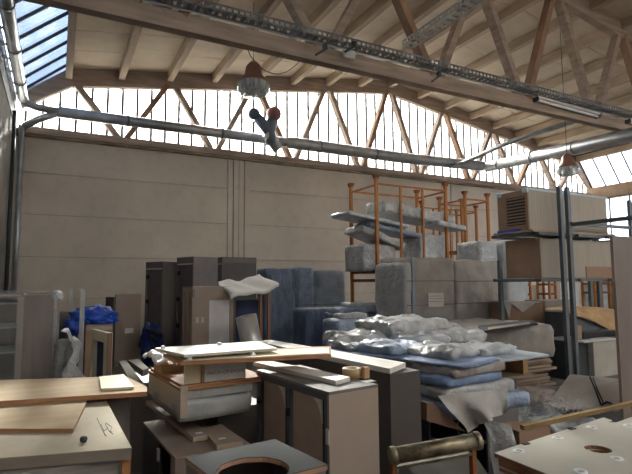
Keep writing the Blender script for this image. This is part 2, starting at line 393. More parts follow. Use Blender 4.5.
t = thing('gutter_pipe', 'thick grey pipe running along the top of the left wall under the skylight', 'pipe', (-.96, 15.3, 6.62))
MB().tube([(0, 0, 0), (0, -9, 0)], .125, 14).build('pipe', GALV, t)
for y in (-1.5, -3.4, -5.3): MB().tube([(0, y, 0), (0, y-.06, 0)], .14, 14).build('pipe_collar', DGALV, t)
t = thing('downpipe', 'grey downpipe in the left back corner of the hall', 'pipe', (-1.0, 15.7, 0))
MB().tube([(0, 0, 0), (0, 0, 6.0)], .075, 12).build('pipe', GALV, t)
tag(MB().tube([(-1.1, 14.6, 0), (-1.1, 14.6, 6.1)], .05, 10).build('wall_conduit', DARK), 'dark thin vertical conduit on the left wall beside the downpipe', 'pipe')
# cable trays
def tray(name, label, p, q, wd, hh, m):
    t = thing(name, label, 'cable tray', p); d = Vector(q)-Vector(p); L = d.length; dx = d.normalized(); sd = dx.cross(Vector((0, 0, 1))).normalized(); up = sd.cross(dx)
    mb = MB()
    for s_ in (-1, 1):
        mb.beam(sd*s_*wd/2+up*hh*.85, d+sd*s_*wd/2+up*hh*.85, .012, hh*.3, up); mb.beam(sd*s_*wd/2+up*hh*.1, d+sd*s_*wd/2+up*hh*.1, .012, hh*.2, up)
        n = int(L/.11)
        for k in range(n+1): c = dx*(k*.11)+sd*s_*wd/2+up*hh*.5; mb.beam(c-up*hh*.4, c+up*hh*.4, .035, .012, sd)
    mb.build('side_rail', m, t)
    mb = MB(); n = int(L/.16)
    for k in range(n+1): c = dx*(k*.16); mb.beam(c-sd*wd/2, c+sd*wd/2, .07, .01, up)
    mb.build('base_slat', m, t); return t
tray('cable_tray', 'perforated metal cable tray on top of the near truss bottom chord', (-.75, 8.02, 6.28), (17.5, 8.02, 6.28), .22, .12, DGALV)
tray('cable_tray', 'pale perforated cable tray running up towards the viewer above the near truss', (6.35, 7.9, 6.52), (6.35, 1.5, 6.52), .26, .12, mat('zinc_tray', (.55, .57, .56), .4, .4))
tag(MB().tube([(-1, 8.14, 6.262), (17, 8.14, 6.262)], .018, 8).build('conduit_pipe', GALV), 'thin pale conduit lying along the near truss under the cable tray', 'pipe')
for i, (px, py) in enumerate(((325, 47), (354, 44), (439, 74))):
    p = Yp(px, py, 7.877); tag(MB().box(p, (.07, .06, .1)).beam(p+Vector((.0, -.0, -.05)), p+Vector((-.2, -.0, -.2)), .04, .04).build('pipe_clamp', DARK),
        'dark steel clamp on the near truss, %s from the left' % ordn[i], 'clamp', 'steel clamps on the near truss')
p = Yp(347, 56, 8.19); t = thing('junction_box', 'pale plastic junction box mounted on the near truss chord', 'electrical box', p)
MB().box((0, -.06, 0), (.26, .12, .16)).build('housing', PAPER, t, .02); MB().box((0, -.125, 0), (.2, .01, .1)).build('cover', MILKF, t)
def tube_light(px0, py0, px1, py1, label):
    a, b = Yp(px0, py0, 8.125), Yp(px1, py1, 8.125); t = thing('strip_light', label, 'lamp', a)
    d = b-a; MB().beam((0, 0, .04), d+Vector((0, 0, .04)), .14, .05).build('housing', PAPER, t)
    MB().tube([Vector((0, 0, -.02)), d+Vector((0, 0, -.02))], .035, 10).build('tube', WHITE, t)
    for q in (Vector(), d): MB().box(q+Vector((0, 0, -.01)), (.05, .15, .1)).build('end_cap', DARK, t)
tube_light(536, 99, 598, 116, 'long white fluorescent strip light hanging beside the near truss')
tube_light(628, 121, 660, 130, 'fluorescent strip light cut by the right picture edge')
# cable along the ceiling
def hang_lamp(px, ytop, ybot, Y, label):
    a, b = Yp(px, ytop, Y), Yp(px, ybot, Y); h = a.z-b.z; t = thing('pendant_lamp', label, 'lamp', b)
    W = h*.72
    MB().lathe([(0, h), (W*.16, h*.98), (W*.3, h*.85), (W*.36, h*.6), (W*.58, h*.42), (W*.62, h*.36), (W*.58, h*.36), (W*.3, h*.55), (0, h*.8)]).build('lamp_shade', TERRA, t)
    MB().lathe([(W*.6, h*.38), (W*.66, h*.3), (W*.62, h*.12), (W*.45, h*.02), (0, 0)]).build('glass_globe', LGLASS, t)
    MB().lathe([(0, h*.3), (W*.2, h*.25), (W*.22, h*.15), (0, h*.08)]).build('bulb', WHITE, t)
    MB().tube([(0, 0, h), (0, 0, chord_z(b.x)+.50-b.z)], .008, 6).build('cable', BLACK, t)
    return t
hang_lamp(253.5, 62, 96, 11.0, 'brown bell shaped pendant lamp with ribbed glass hanging over the hall')
hang_lamp(568, 154, 176, 9.3, 'rusty bell lamp hanging above the steel shelving at right')
# lamp cable slung between trusses
p0 = Yp(253, 50, 11); pts = []
for k in range(17):
    u = k/16; q = Yp(247+u*60, 48+26*math.sin(math.pi*u)**.7, 11+1*u); pts.append(q)
tag(MB().tube(pts, .012, 6).build('lamp_cable', BLACK), 'thin black cable sagging beside the glass pendant lamp', 'cable')
# twin floodlight on the duct
c = Yp(269, 138, 14.97); t = thing('siren_lamp', 'twin round signal lamp with one blue and one red dome on the wall duct', 'lamp', c)
a, b = Yp(254, 114, 14.9)-c, Yp(274, 114, 14.9)-c
def ball(cc, r, m, nm):
    prof = [(r*math.sin(math.pi*k/10), -r*math.cos(math.pi*k/10)) for k in range(11)]; MB().lathe(prof, cc, 20).build(nm, m, t)
ball(a, .2, mat('blue_dome', (.07, .10, .19), .35), 'blue_dome'); ball(b, .25, mat('red_dome', (.30, .14, .13), .35), 'red_dome')
MB().tube([(.1, 0, -.2), (.0, 0, .25), a*.8+Vector((0, 0, .05))], [.2, .2, .17], 12).tube([(0, 0, .2), b*.75], [.19, .2], 12).build('bracket', mat('blue_bracket', (.16, .20, .28), .4, .3), t)
MB().tube([(-.1, 0, .15), (.35, 0, -.35)], [.17, .2], 14).build('motor_housing', GALV, t)

# ------------------------------------------------------------------ helpers for the stored goods
def V(x, y, z): return Vector((x, y, z))
def col(px, Y): p = Yp(px, 283, Y); return p.x, p.y
def boxm(w, d, h, z=0): return MB().b2(0, 0, z, w, d, z+h)
def one(mb, name, m, label, cat, loc=(0, 0, 0), rz=0, group=None, bevel=0, rx=0, ry=0):
    o = mb.build(name, m, bevel=bevel); place(o, loc, rz, rx, ry); return tag(o, label, cat, group)
def zslab(px, z, th, name, m, label, cat, group=None, bevel=.002, edge=None):
    """board whose top plane at height z has the given corners"""
    P = [Zp(x, y, z) for x, y in px]; c = sum(P, Vector())/len(P); c.z = z; P = [p-c for p in P]
    if edge is None: o = slab(P, th).build(name, m, bevel=bevel); o.location = c; return tag(o, label, cat, group)
    t = thing(name, label, cat, c, 0, group)
    slab(P, .004).build('face', m, t); P2 = [p*.999-Vector((0, 0, .0041)) for p in P]; slab(P2, th-.004).build('core', edge, t); return t
def softone(w, d, h, name, m, label, cat, loc, rz=0, group=None, rx=0, ry=0, **k):
    o = soft(w, d, h, **k).build(name, m); place(o, loc, rz, rx, ry); return tag(o, label, cat, group)

# ------------------------------------------------------------------ foreground left: table boards
zslab([(0, 458), (131.6, 447.7), (105, 398), (96, 396.5), (-60, 398), (-160, 470)], .85, .055, 'worktop_panel', BOARD,
      'thick pale worktop panel with marker scribble in the lower left corner', 'board', bevel=.004, edge=mat('worktop_edge', (.24, .20, .165), .6))
sc_ = bpy.data.objects['worktop_panel']; lc = sc_.location
mb = MB()
for seq in ([(101, 424), (104, 431), (108, 428), (105, 424), (109, 431), (112, 432)], [(106, 423), (112, 427), (110, 432), (113, 434)], [(97, 418), (103, 431), (106, 436)]):
    mb.tube([Zp(x, y, .8512)-lc for x, y in seq], .0015, 5)
mb.build('marker_scribble', mat('pencil', (.12, .10, .09), .8), sc_)
o = one(MB().lathe([(0, 0), (.012, 0), (.017, .008), (.018, .016), (.014, .026), (.007, .030), (0, .030)]), 'round_knob', DARK, 'small round dark knob lying on the pale worktop panel', 'knob', Zp(83.5, 442, .85))
zslab([(0, 428.5), (73.4, 428.5), (87, 401), (0, 401), (-90, 401), (-130, 430)], .872, .022, 'plywood_board', PLY,
      'thin plywood board with a brown edge lying on the thick worktop panel', 'board', edge=PLYEDGE)
zslab([(0, 401), (147, 391.5), (147, 387), (126, 376), (0, 380), (-90, 384), (-120, 405)], .905, .032, 'plywood_board', PLY,
      'long plywood board with reddish edge behind the plywood on the worktop', 'board', edge=PLYEDGE)
zslab([(101, 388.5), (134, 386.5), (124, 374), (99, 376.5)], .925, .019, 'pale_board', CREAM, 'small pale board end on top of the long plywood board', 'board')
p = Zp(131, 458, .79)
one(MB().b2(-.9, -.02, 0, .27, 1.05, .79), 'board_stack', mat('stack_side', (.24, .22, .20), .6, var=.3, scale=2, stretch=(1, 1, 14), bump=.3), 'film wrapped stack of boards carrying the pale worktop panel', 'board stack', (.03, 2.70, .0))
one(MB().b2(-.02, -.02, 0, .02, .02, .79), 'timber_post', mat('orange_wood', (.35, .16, .06), .7), 'short orange wooden post under the near corner of the worktop panel', 'post', (.335, 2.67, 0))
softone(.85, .45, .868, 'wrapped_stack', GREYL, 'dark wrapped stack under the far plywood board', 'package', (.08, 4.05, 0), amp=.008, seed=3)
for i, (q, z, nm) in enumerate((([(119, 361), (126, 360), (147, 387), (134, 388)], .80, 'grey narrow board running away beside the plywood boards'),
        ([(128, 360), (138, 358.5), (149, 368), (143, 370)], .80, 'second grey narrow board leaning next to the foam block'))):
    zslab(q, z, .05, 'narrow_board', mat('grey_beige_board', (.16, .147, .125), .9, spec=.1), nm, 'board')
one(MB().b2(0, 0, 0, .5, .7, .75), 'storage_crate', GREYL, 'low grey crate behind the narrow grey boards', 'crate', (.62, 4.75, 0), bevel=.005)

# wrapped crate at the left edge
x0, _ = col(-30, 8.0); x1, _ = col(57.5, 8.0); ht = Yp(57, 293.5, 8).z
t = thing('wrapped_crate', 'plastic wrapped shelving crate at the left picture edge', 'crate', (x1, 8.0, 0))
W = x1-x0
MB().b2(-W, 0, 0, 0, 1.0, .14).build('pallet', GREYL, t)
MB().b2(-W, .03, ht-.05, 0, 1, ht-.02).b2(-W, .95, .3, 0, 1, ht).b2(-W+.6, .05, .3, -W+.62, 1, ht).b2(-W, .03, .30, 0, 1, .33).build('carcass', mat('crate_wood', (.25, .205, .18), .8, var=.2, scale=3, stretch=(4, 4, .4)), t)
xa = Yp(24, 300, 8).x-x1
MB().b2(xa, .03, .33, -.03, .06, ht-.03).build('front_panel', mat('crate_panel', (.26, .195, .165), .8, var=.2, scale=3, stretch=(4, 4, .4)), t)
MB().b2(Yp(17.5, 300, 8).x-x1, -.0, .3, xa, .03, ht-.04).build('upright', mat('crate_slat', (.42, .38, .31), .75), t)
MB().b2(-.03, -.01, .14, 0, .03, ht).build('corner_post', GREYF, t)
for yy in (303, 327, 352): z = Yp(10, yy, 8).z; MB().b2(-W, .02, z-.02, Yp(17.5, 300, 8).x-x1, .9, z).build('shelf', MILKF, t)
cf = mat('thin_film', (.5, .5, .5), .25, var=.2, scale=4, bump=.8, bscale=8, alpha=.28, spec=.6)
o = soft(W+.05, 1.06, ht+.03-.12, amp=.02, r=.04, seed=5, cell=.09).build('plastic_film', cf, t); o.location = (-W/2, .5, .12)
o = soft(.14, .2, .13, amp=.03, r=.05, seed=8, cell=.03).build('film_knot', MILKF, t); o.location = (.0, .1, ht-.1)
softone(.52, .25, .26, 'foam_block', mat('grey_foam', (.42, .40, .37), .8, bump=.2), 'pale grey block on the floor in front of the wrapped crate', 'block', (x1-.27, 7.7, 0.0), amp=.01, seed=2)
softone(.62, .3, .22, 'black_bag', NAVY, 'dark bag on the floor left of the pale grey block', 'bag', (x1-.95, 7.65, 0), amp=.03, r=.08, seed=6)
# crumpled plastic beside it
def drape(u, v):
    a = Vector((Yp(61+v*4, 330, 7.6+.3*v))); b = Vector((Yp(71+v*12, 378, 7.2+.5*v)))
    q = a.lerp(b, u); q.z = max(.02, q.z); q.x += .09*math.sin(u*5+v*2); return q+noise.noise_vector(q*5)*.07
one(MB().grid(drape, 22, 12), 'plastic_sheet', GREYF, 'crumpled plastic sheet hanging down right of the wrapped crate', 'sheet')
softone(.3, .3, .85, 'plastic_bundle', GREYF, 'bundle of crumpled plastic standing beside the wrapped crate', 'bundle', (Yp(67, 340, 7.9).x, 7.95, 0), amp=.07, r=.1, seed=4)
# steel uprights
for px, top, Y, s in ((71, 289.5, 10.4, 'farther left'), (83, 289.5, 8.6, 'nearer right')):
    p = Yp(px, top, Y); t = thing('steel_upright', 'slim grey steel upright standing free near the blue tarp, %s one' % s, 'post', (p.x, Y, 0), group='steel uprights by the blue tarp')
    MB().b2(-.035, -.003, .01, .035, .003, p.z).b2(-.035, 0, .01, -.03, .04, p.z).b2(.03, 0, .01, .035, .04, p.z).build('profile', GALV, t); MB().b2(-.07, -.07, 0, .07, .07, .01).build('foot_plate', DGALV, t)
p = Yp(66, 312, 9.8); one(boxm(.3, .4, p.z), 'storage_box', mat('dim_grey', (.16, .15, .14), .8), 'dark grey box standing behind the steel uprights', 'box', (Yp(60, 312, 9.8).x, 9.8, 0))
# brown box with tarp
p = Yp(86, 325, 9.0); q = Yp(113, 325, 9.0); t = thing('cardboard_box', 'brown cardboard box under the blue tarp', 'box', (p.x, 9.0, 0)); wbx = q.x-p.x
boxm(wbx, .6, p.z).build('carton', CARD, t); MB().b2(.01, -.003, p.z-.09, wbx-.01, 0, p.z-.03).build('label_strip', CARDG, t)
def blob(px, py, Y, rx, ry, rz_, seed, amp):
    c = Yp(px, py, Y); vs = MB(); n, m_ = 18, 28; prof = []
    for j in range(n+1):
        ph = math.pi*j/n
        for i in range(m_):
            th = 2*math.pi*i/m_; d = Vector((math.sin(ph)*math.cos(th), math.sin(ph)*math.sin(th), -math.cos(ph)))
            k = 1+amp*noise.noise(d*2.2+Vector((seed, 0, 0)))+amp*.5*noise.noise(d*5+Vector((0, seed, 0)))
            vs.v.append(c+Vector((d.x*rx, d.y*ry, d.z*rz_))*k)
    for j in range(n):
        for i in range(m_):
            a = j*m_+i; b = j*m_+(i+1) % m_; vs.f.append((a, b, b+m_, a+m_)); vs.sm.append(True)
    return vs
mb = blob(95, 317, 9.25, .33, .28, .17, 3, .5); m2 = blob(74, 327, 9.15, .15, .16, .14, 5, .4); m3 = blob(82, 319, 9.25, .2, .2, .16, 9, .5); m4 = blob(103, 320, 9.2, .16, .2, .12, 11, .4)
for q in (m2, m3, m4): mb.add(q.v, q.f, True)
one(mb, 'blue_tarp', TARP, 'crumpled bright blue tarp heaped on the brown box', 'tarp')
mb = blob(151, 344.5, 10.2, .2, .25, .42, 7, .4)
one(mb, 'blue_bag', mat('navy_tarp', (.012, .035, .16), .5, var=.4), 'dark blue bag between the tall panel and the dark wardrobes', 'bag')
c = Yp(146, 330, 10.0); one(MB().tube([c, Yp(152, 331, 9.95), Yp(162, 336, 9.8)], .035, 10).tube([Yp(150, 336, 9.95), Yp(158, 343, 9.8)], .03, 10), 'black_hose', BLACK, 'black hose lying on the dark blue bag', 'hose')
# cream frame standing
A, B = Yp(91, 329, 7.0), Yp(107.5, 334, 6.3)
d = (B-A); d.z = 0; L = d.length; t = thing('doorway_surround', 'cream board frame with a dark opening standing behind the plywood', 'frame', (A.x, A.y, 0), math.atan2(d.y, d.x)); h = A.z
for a_, b_, n_ in ((0, .10, 'upright'), (L-.14, L, 'upright')): MB().b2(a_, 0, 0, b_, .06, h).build(n_, CREAM, t)
MB().b2(.10, 0, h-.12, L-.14, .06, h).build('top_rail', CREAM, t); MB().b2(.10, .055, 0, L-.14, .06, h-.12).build('back_panel', NAVY, t)
MB().b2(L, 0, 0, L+.02, .05, h).build('side_strip', BROWN, t)
# tall standing panel
x0, _ = col(116.5, 10.7); x1, y1 = col(141.5, 10.95); h = Yp(116, 294.5, 10.7).z
t = thing('tall_panel', 'taupe tall panel with a small white sticker standing near the blue tarp', 'panel', (x0, 10.7, 0), math.atan2(.25, x1-x0)); L = math.hypot(x1-x0, .25)
MB().b2(0, 0, 0, L, .04, h).build('face_panel', TAUPE, t); MB().b2(-.045, .01, 0, -.004, .3, h-.05).build('side_panel', DKGREY, t)
MB().b2(L*.38, -.003, h-.79, L*.72, 0, h-.69).build('sticker', PAPER, t)
MB().b2(-.06, -.02, h-.45, -.03, .02, h-.3).build('hinge', BLACK, t)

# ------------------------------------------------------------------ dark wardrobes
def wardrobe(px, Y, w_, d_, ytop, rz, label, front=DKGREY, inset=True, hinge=3):
    p = Yp(px, ytop, Y); h = p.z; t = thing('wardrobe', label, 'wardrobe', (p.x, Y, 0), rz, 'dark wardrobes by the back wall')
    MB().b2(.02, 0, 0, w_, .02, h-.02).build('side_panel', front, t)
    MB().b2(.02, d_-.02, 0, w_, d_, h-.02).build('side_panel', front, t); MB().b2(w_-.02, .02, 0, w_, d_-.02, h-.02).build('back_panel', front, t)
    MB().b2(0, 0, h-.02, w_, d_, h).build('top_panel', front, t)
    MB().b2(0, 0, 0, .02, .05, h-.02).b2(0, d_-.05, 0, .02, d_, h-.02).b2(0, .05, h-.14, .02, d_-.05, h-.02).b2(0, .05, .25, .02, d_-.05, .32).build('front_frame', GREYL, t)
    MB().b2(-.006, .03, h-.17, 0, d_-.03, h-.145).build('top_strip', PAPER, t)
    if inset: MB().b2(.03, .05, .05, .05, d_-.05, h-.14).build('door', mat('wardrobe_door', (.135, .115, .115), .5), t)
    for k in range(hinge): z = h*(.3+.26*k); MB().b2(-.01, d_-.1, z, .028, d_-.04, z+.09).build('hinge', BLACK, t)
    return t
wardrobe(163, 11.3, .42, .6, 261.5, R(28), 'dark wardrobe at the left end of the group before the back wall', GREYL)
wardrobe(193.5, 10.7, .66, .62, 256.5, R(22), 'middle dark wardrobe, tallest of the group before the back wall', mat('wardrobe_side', (.20, .18, .175), .5))
t = wardrobe(222.5, 11.2, .86, .5, 257, R(4), 'dark wide wardrobe at the right end of the group before the back wall', mat('wardrobe_wide', (.10, .093, .09), .55), hinge=0)
MB().b2(.02, -.012, Yp(222, 257, 11.2).z-.13, .86, 0, Yp(222, 257, 11.2).z-.02).build('top_rail', GREYL, t)

# taupe cabinet with a white panel
p = Yp(192.5, 288, 8.4); h = p.z; x1, _ = col(233.5, 8.5); t = thing('taupe_cabinet', 'taupe cabinet with a white panel inset in front of the dark wardrobes', 'cabinet', (p.x, 8.4, 0), R(6)); w_ = x1-p.x
MB().b2(.02, .02, 0, w_, .5, h-.02).build('carcass', TAUPE, t)
xs1 = Yp(210, 300, 8.4).x-p.x; xs2 = Yp(230.5, 300, 8.45).x-p.x; zt = Yp(220, 300, 8.4).z
MB().b2(0, 0, 0, xs1, .02, h).b2(xs2, 0, 0, w_, .02, h).b2(xs1, 0, zt, xs2, .02, h).build('front_frame', TAUPE, t)
MB().b2(xs1, .012, .05, xs2, .0195, zt).build('white_panel', mat('lilac_white', (.58, .56, .56), .5), t)
MB().b2(0, .03, h-.08, .018, .5, h).b2(0, .03, 0, .018, .1, h-.08).b2(0, .2, 0, .018, .3, h-.08).b2(0, .42, 0, .018, .5, h-.08).build('side_slat', mat('tan_edge', (.40, .31, .22), .7), t)
MB().b2(0, 0, h, w_, .5, h+.018).build('top_panel', TAUPE, t)
for px in (197.5, 203): x = Yp(px, 320, 8.4).x-p.x; z = Yp(px, 320, 8.4).z; MB().b2(x-.025, -.004, z-.05, x+.02, 0, z+.05).build('sticker', mat('sticker_grey', (.5, .45, .40), .6), t)
MB().b2(.0, -.012, h-.16, .04, 0, h-.02).build('hinge', DGALV, t)
# wooden stand, foam sheet, roll
p = Yp(260, 292, 8.6); t = thing('wooden_stand', 'brown wooden stand under the white foam sheet', 'stand', (p.x, 8.6, 0)); h = p.z-.02
for x in (0, .16): MB().b2(x, 0, 0, x+.05, .05, h).build('post', mat('red_brown_wood', (.32, .15, .09), .7), t)
MB().b2(-.42, .02, h-.12, .0, .05, h-.09).build('rail', GREYL, t); MB().b2(-.42, .1, 0, .0, .12, h-.13).build('dark_panel', NAVY, t)
Fl, Bl, Br, Fr = Yp(230, 299, 8.1), Yp(219, 284, 8.75), Yp(260, 277, 8.95), Yp(279, 287, 8.2)
def foam(u, v):
    q = (Fl.lerp(Fr, u)).lerp(Bl.lerp(Br, u), v); q.z += .03*math.sin(u*7+v)+.015*math.sin(u*15+v*4)+.03; q.x += .04*math.sin(v*6); return q
one(MB().grid(foam, 26, 12, .05), 'foam_sheet', FOAM, 'wavy white foam sheet lying on top of the taupe cabinet', 'sheet')
p = Yp(246, 316, 7.9); b = Yp(259, 377, 7.9); b.z = .03
t = thing('material_roll', 'silvery grey roll leaning below the white foam sheet', 'roll', b); d = p-b
MB().tube([(0, 0, 0), d], .175, 24).build('roll_body', SILVER, t); MB().tube([d*.999, d*1.004], .05, 16).build('core_tube', CARD, t)

# ------------------------------------------------------------------ blue wrapped tall goods
def wrapped(px0, px1, ytop, Y, d_, m, label, seed, rz=0, name='wrapped_package', base=0, amp=.018, group='film wrapped packages on the floor', straps=2, r=.05, cell=.08, inner=None):
    a, b = Yp(px0, ytop, Y), Yp(px1, ytop, Y); w_ = b.x-a.x; h = a.z-base
    t = thing(name, label, 'package', (a.x+w_/2, Y+d_/2, base), rz, group)
    if inner: MB().b2(-w_/2+.03, -d_/2+.03, .0, w_/2-.03, d_/2-.03, h-.03).build('carton', inner, t)
    o = soft(w_, d_, h, amp=amp, r=r, seed=seed, cell=cell).build('film_wrap', m, t)
    for k in range(straps):
        z = h*(k+1)/(straps+1); MB().b2(-w_/2-.004, -d_/2-.012, z, w_/2+.004, d_/2+.004, z+.018).build('strap', DGALV, t)
    return t
wrapped(265, 296, 268, 11.4, .6, BLUED, 'tall dark blue film wrapped package right of the wide wardrobe', 1, straps=3)
wrapped(298, 314, 267, 12.0, .5, BLUEF, 'narrow tall blue wrapped package behind the low dark blue one', 2, straps=1)
wrapped(317, 345, 270, 12.6, .5, mat('hazy_film', (.30, .36, .42), .4, var=.3, scale=3, bump=.4, bscale=8), 'hazy blue grey package against the back wall beside the orange rack', 3, straps=1)
wrapped(306, 343, 309, 9.6, .7, BLUED, 'low dark blue wrapped package in front of the tall blue ones', 4, straps=1)
t = wrapped(337, 384, 320, 7.3, .55, BLUEF, 'blue grey wrapped box left of the pile of bagged parts', 5, straps=0)
zt = Yp(350, 320, 7.3).z
softone(.55, .3, .1, 'wrapped_parcel', GREYF, 'small grey wrapped parcel on the blue grey box', 'package', (Yp(350, 318, 7.6).x, 7.6, zt), amp=.02, seed=5)
b0 = Yp(360, 308, 8.6)
wrapped(338, 386, 313, 8.5, .6, BLUED, 'dark blue package behind the blue grey box', 14, straps=0)
z9 = Yp(360, 313, 8.5).z
softone(1.0, .5, .13, 'wrapped_parcel', BLUEF, 'flat blue wrapped parcel at the foot of the orange rack', 'package', (b0.x-.05, 8.75, z9-.02), amp=.03, seed=15, cell=.05)
softone(.75, .4, .1, 'wrapped_parcel', MILKF, 'thin pale wrapped parcel topmost at the foot of the orange rack', 'package', (b0.x+.15, 8.8, z9+.10), amp=.02, seed=16, cell=.05)

# ------------------------------------------------------------------ orange racks
def rack(x0, x1, y0, y1, z, inner, label, lowz=None, cap=True, group='orange stacking racks'):
    t = thing('stacking_rack', label, 'rack', (x0, y0, 0), 0, group); w_, d_ = x1-x0, y1-y0
    for x in (0, w_):
        for y in (0, d_):
            MB().b2(x-.035, y-.035, 0, x+.035, y+.035, z).build('post', ORANGE, t, .006)
            if cap: MB().prism([(x-.05, y-.05, z), (x+.05, y-.05, z), (x+.05, y+.05, z), (x-.05, y+.05, z)], (0, 0, .02)).prism([(x-.065, y-.065, z+.05), (x+.065, y-.065, z+.05), (x+.065, y+.065, z+.05), (x-.065, y+.065, z+.05)], (0, 0, .04)).b2(x-.05, y-.05, z+.02, x+.05, y+.05, z+.05).build('cup_foot', RUST, t)
    for y in (0, d_):
        MB().b2(0, y-.02, z-.14, w_, y+.02, z-.1).build('rail', ORANGE, t)
    for x in (0, w_): MB().b2(x-.02, 0, z-.16, x+.02, d_, z-.12).build('rail', ORANGE, t)
    for f in inner: MB().b2(w_*f-.025, -.02, 0, w_*f+.025, .02, z-.14).build('bar', ORANGE, t)
    for lz in (lowz or []):
        for y in (0, d_): MB().b2(0, y-.03, lz, w_, y+.03, lz+.07).build('beam', RUST, t)
        for x in (0, w_): MB().b2(x-.03, 0, lz, x+.03, d_, lz+.07).build('beam', RUST, t)
    return t
rack(6.44, 8.52, 9.3, 10.4, 4.0, (.33, .65), 'large orange stacking rack holding wrapped sheets left of centre', [1.63, 1.83])
bpy.context.view_layer.update()
one(MB().b2(0, 0, 0, 2.0, 1.0, .02), 'rack_shelf', RUST, 'rusty shelf plate of the large orange rack', 'shelf', (6.48, 9.35, 1.905))
rack(9.75, 10.6, 9.9, 10.9, 3.98, (), 'narrow orange rack right of the large orange rack', [2.4])
rack(10.0, 12.3, 12.0, 12.9, 4.05, (.2, .5), 'orange rack behind the narrow orange rack', None)
# goods in the racks
def lump(px, py, Y, w_, d_, h_, m, name, label, seed, rz=0, rx=0, ry=0, amp=.02, z=None):
    p = Yp(px, py, Y); return softone(w_, d_, h_, name, m, label, 'package', (p.x, p.y, p.z if z is None else z), rz, rx=rx, ry=ry, seed=seed, amp=amp, cell=.07)
lump(370, 271.5, 9.85, .92, .8, .62, GREYF, 'wrapped_package', 'grey film wrapped package low in the large orange rack', 21)
lump(424, 260, 9.8, .8, .7, .86, MILKF, 'wrapped_package', 'whitish wrapped package in the right half of the large orange rack', 22, z=1.926)
lump(374, 242, 9.75, 1.25, .8, .16, GREYF, 'wrapped_sheets', 'slanting bundle of wrapped sheets, lowest in the orange rack', 23, ry=R(19), amp=.04)
lump(390, 234, 9.8, 1.7, .7, .12, BLUEF, 'wrapped_sheets', 'blue wrapped sheets under the big stack in the orange rack', 27, ry=R(8), amp=.03)
lump(370, 223, 9.7, 1.7, .8, .09, MILKF, 'wrapped_sheets', 'thin wrapped sheets jutting out left of the orange rack', 24, ry=R(8), amp=.025)
lump(410, 221, 9.75, 2.2, .8, .28, GREYF, 'wrapped_sheets', 'thick stack of wrapped sheets topmost in the orange rack', 25, ry=R(7), amp=.03)
lump(443, 229, 9.5, .9, .7, .12, MILKF, 'wrapped_sheets', 'pointed wrapped sheet end jutting out right of the rack posts', 26, ry=R(7), amp=.02)
for px, w_, m, s in ((461, .62, MILKF, 'left'), (483, .75, mat('pale_film', (.48, .52, .55), .35, bump=.4), 'right')):
    p = Yp(px, 243, 9.9); softone(w_, .8, p.z-.02, 'wrapped_package', m, 'pale tall wrapped package behind the brown wrapped cartons, %s one' % s, 'package', (p.x, 9.35 if s == 'left' else 9.2, 0), seed=31, amp=.015, cell=.12)
# ------------------------------------------------------------------ wrapped cartons in the middle
def topcut(u, v): return 9 if u > .25 else 9
x0, y0 = col(411, 7.2); x1, _ = col(454, 7.2); h = Yp(411, 257, 7.2).z
t = thing('carton_stack', 'brown carton stack in grey film with a white paper label and blue tape', 'package', (x0, 7.2, 0)); w_ = x1-x0; d_ = .95
for k in range(5):
    z0 = h*k/5; MB().b2(.03, .03, z0+.008, w_-.02, d_-.03, z0+h/5-.008).build('carton', CARD if k != 2 else CARDG, t)
cf2 = mat('dusty_film', (.50, .48, .455), .35, var=.2, scale=3, bump=.7, bscale=7, alpha=.60)
o = soft(w_+.02, d_+.02, h, amp=.015, r=.03, seed=41, cell=.08).build('plastic_film', cf2, t); o.location = (w_/2, d_/2, 0)
o = soft(.16, d_+.02, h-.09, amp=.025, r=.05, seed=42, cell=.08).build('film_fold', mat('fold_film', (.42, .42, .415), .33, bump=1, bscale=9), t); o.location = (-.06, d_/2, 0)
MB().b2(.01, -.026, .1, .07, -.004, h-.02).build('blue_tape', mat('blue_tape', (.26, .33, .42), .4), t)
xa, xb = Yp(427, 300, 7.2).x-x0, Yp(442.5, 300, 7.2).x-x0; za, zb = Yp(434, 307, 7.2).z, Yp(434, 293, 7.2).z
pp = MB().b2(xa, -.034, za, xb, -.031, zb).build('paper_label', PAPER, t)
mb = MB()
for k in range(3): z = zb-.06-k*.05; mb.b2(xa+.03, -.036, z, xb-.04-.03*(k == 0), -.034, z+.01)
mb.build('printed_line', GREYL, pp)
for k in range(1, 4): z = h-.01-h*.21*k; MB().b2(-.1, -.026, z, w_+.01, -.004, z+.02).build('strap', mat('strap_brown', (.20, .17, .15), .6), t)
x0, _ = col(456, 7.35); x1, _ = col(503, 7.35); h = Yp(470, 260, 7.35).z
t = thing('wrapped_package', 'grey film wrapped package right of the brown carton stack', 'package', ((x0+x1)/2, 7.85, 0), 0, 'film wrapped packages on the floor')
mf = mat('warm_grey_film', (.44, .42, .395), .33, var=.15, scale=3, bump=.6, bscale=7)
soft(x1-x0, .95, h, amp=.03, r=.07, seed=43).build('film_wrap', mf, t)
for k in range(1, 4): z = h-h*.21*k; MB().b2(-(x1-x0)/2-.005, -.49, z, (x1-x0)/2+.005, .47, z+.018).build('strap', DGALV, t)

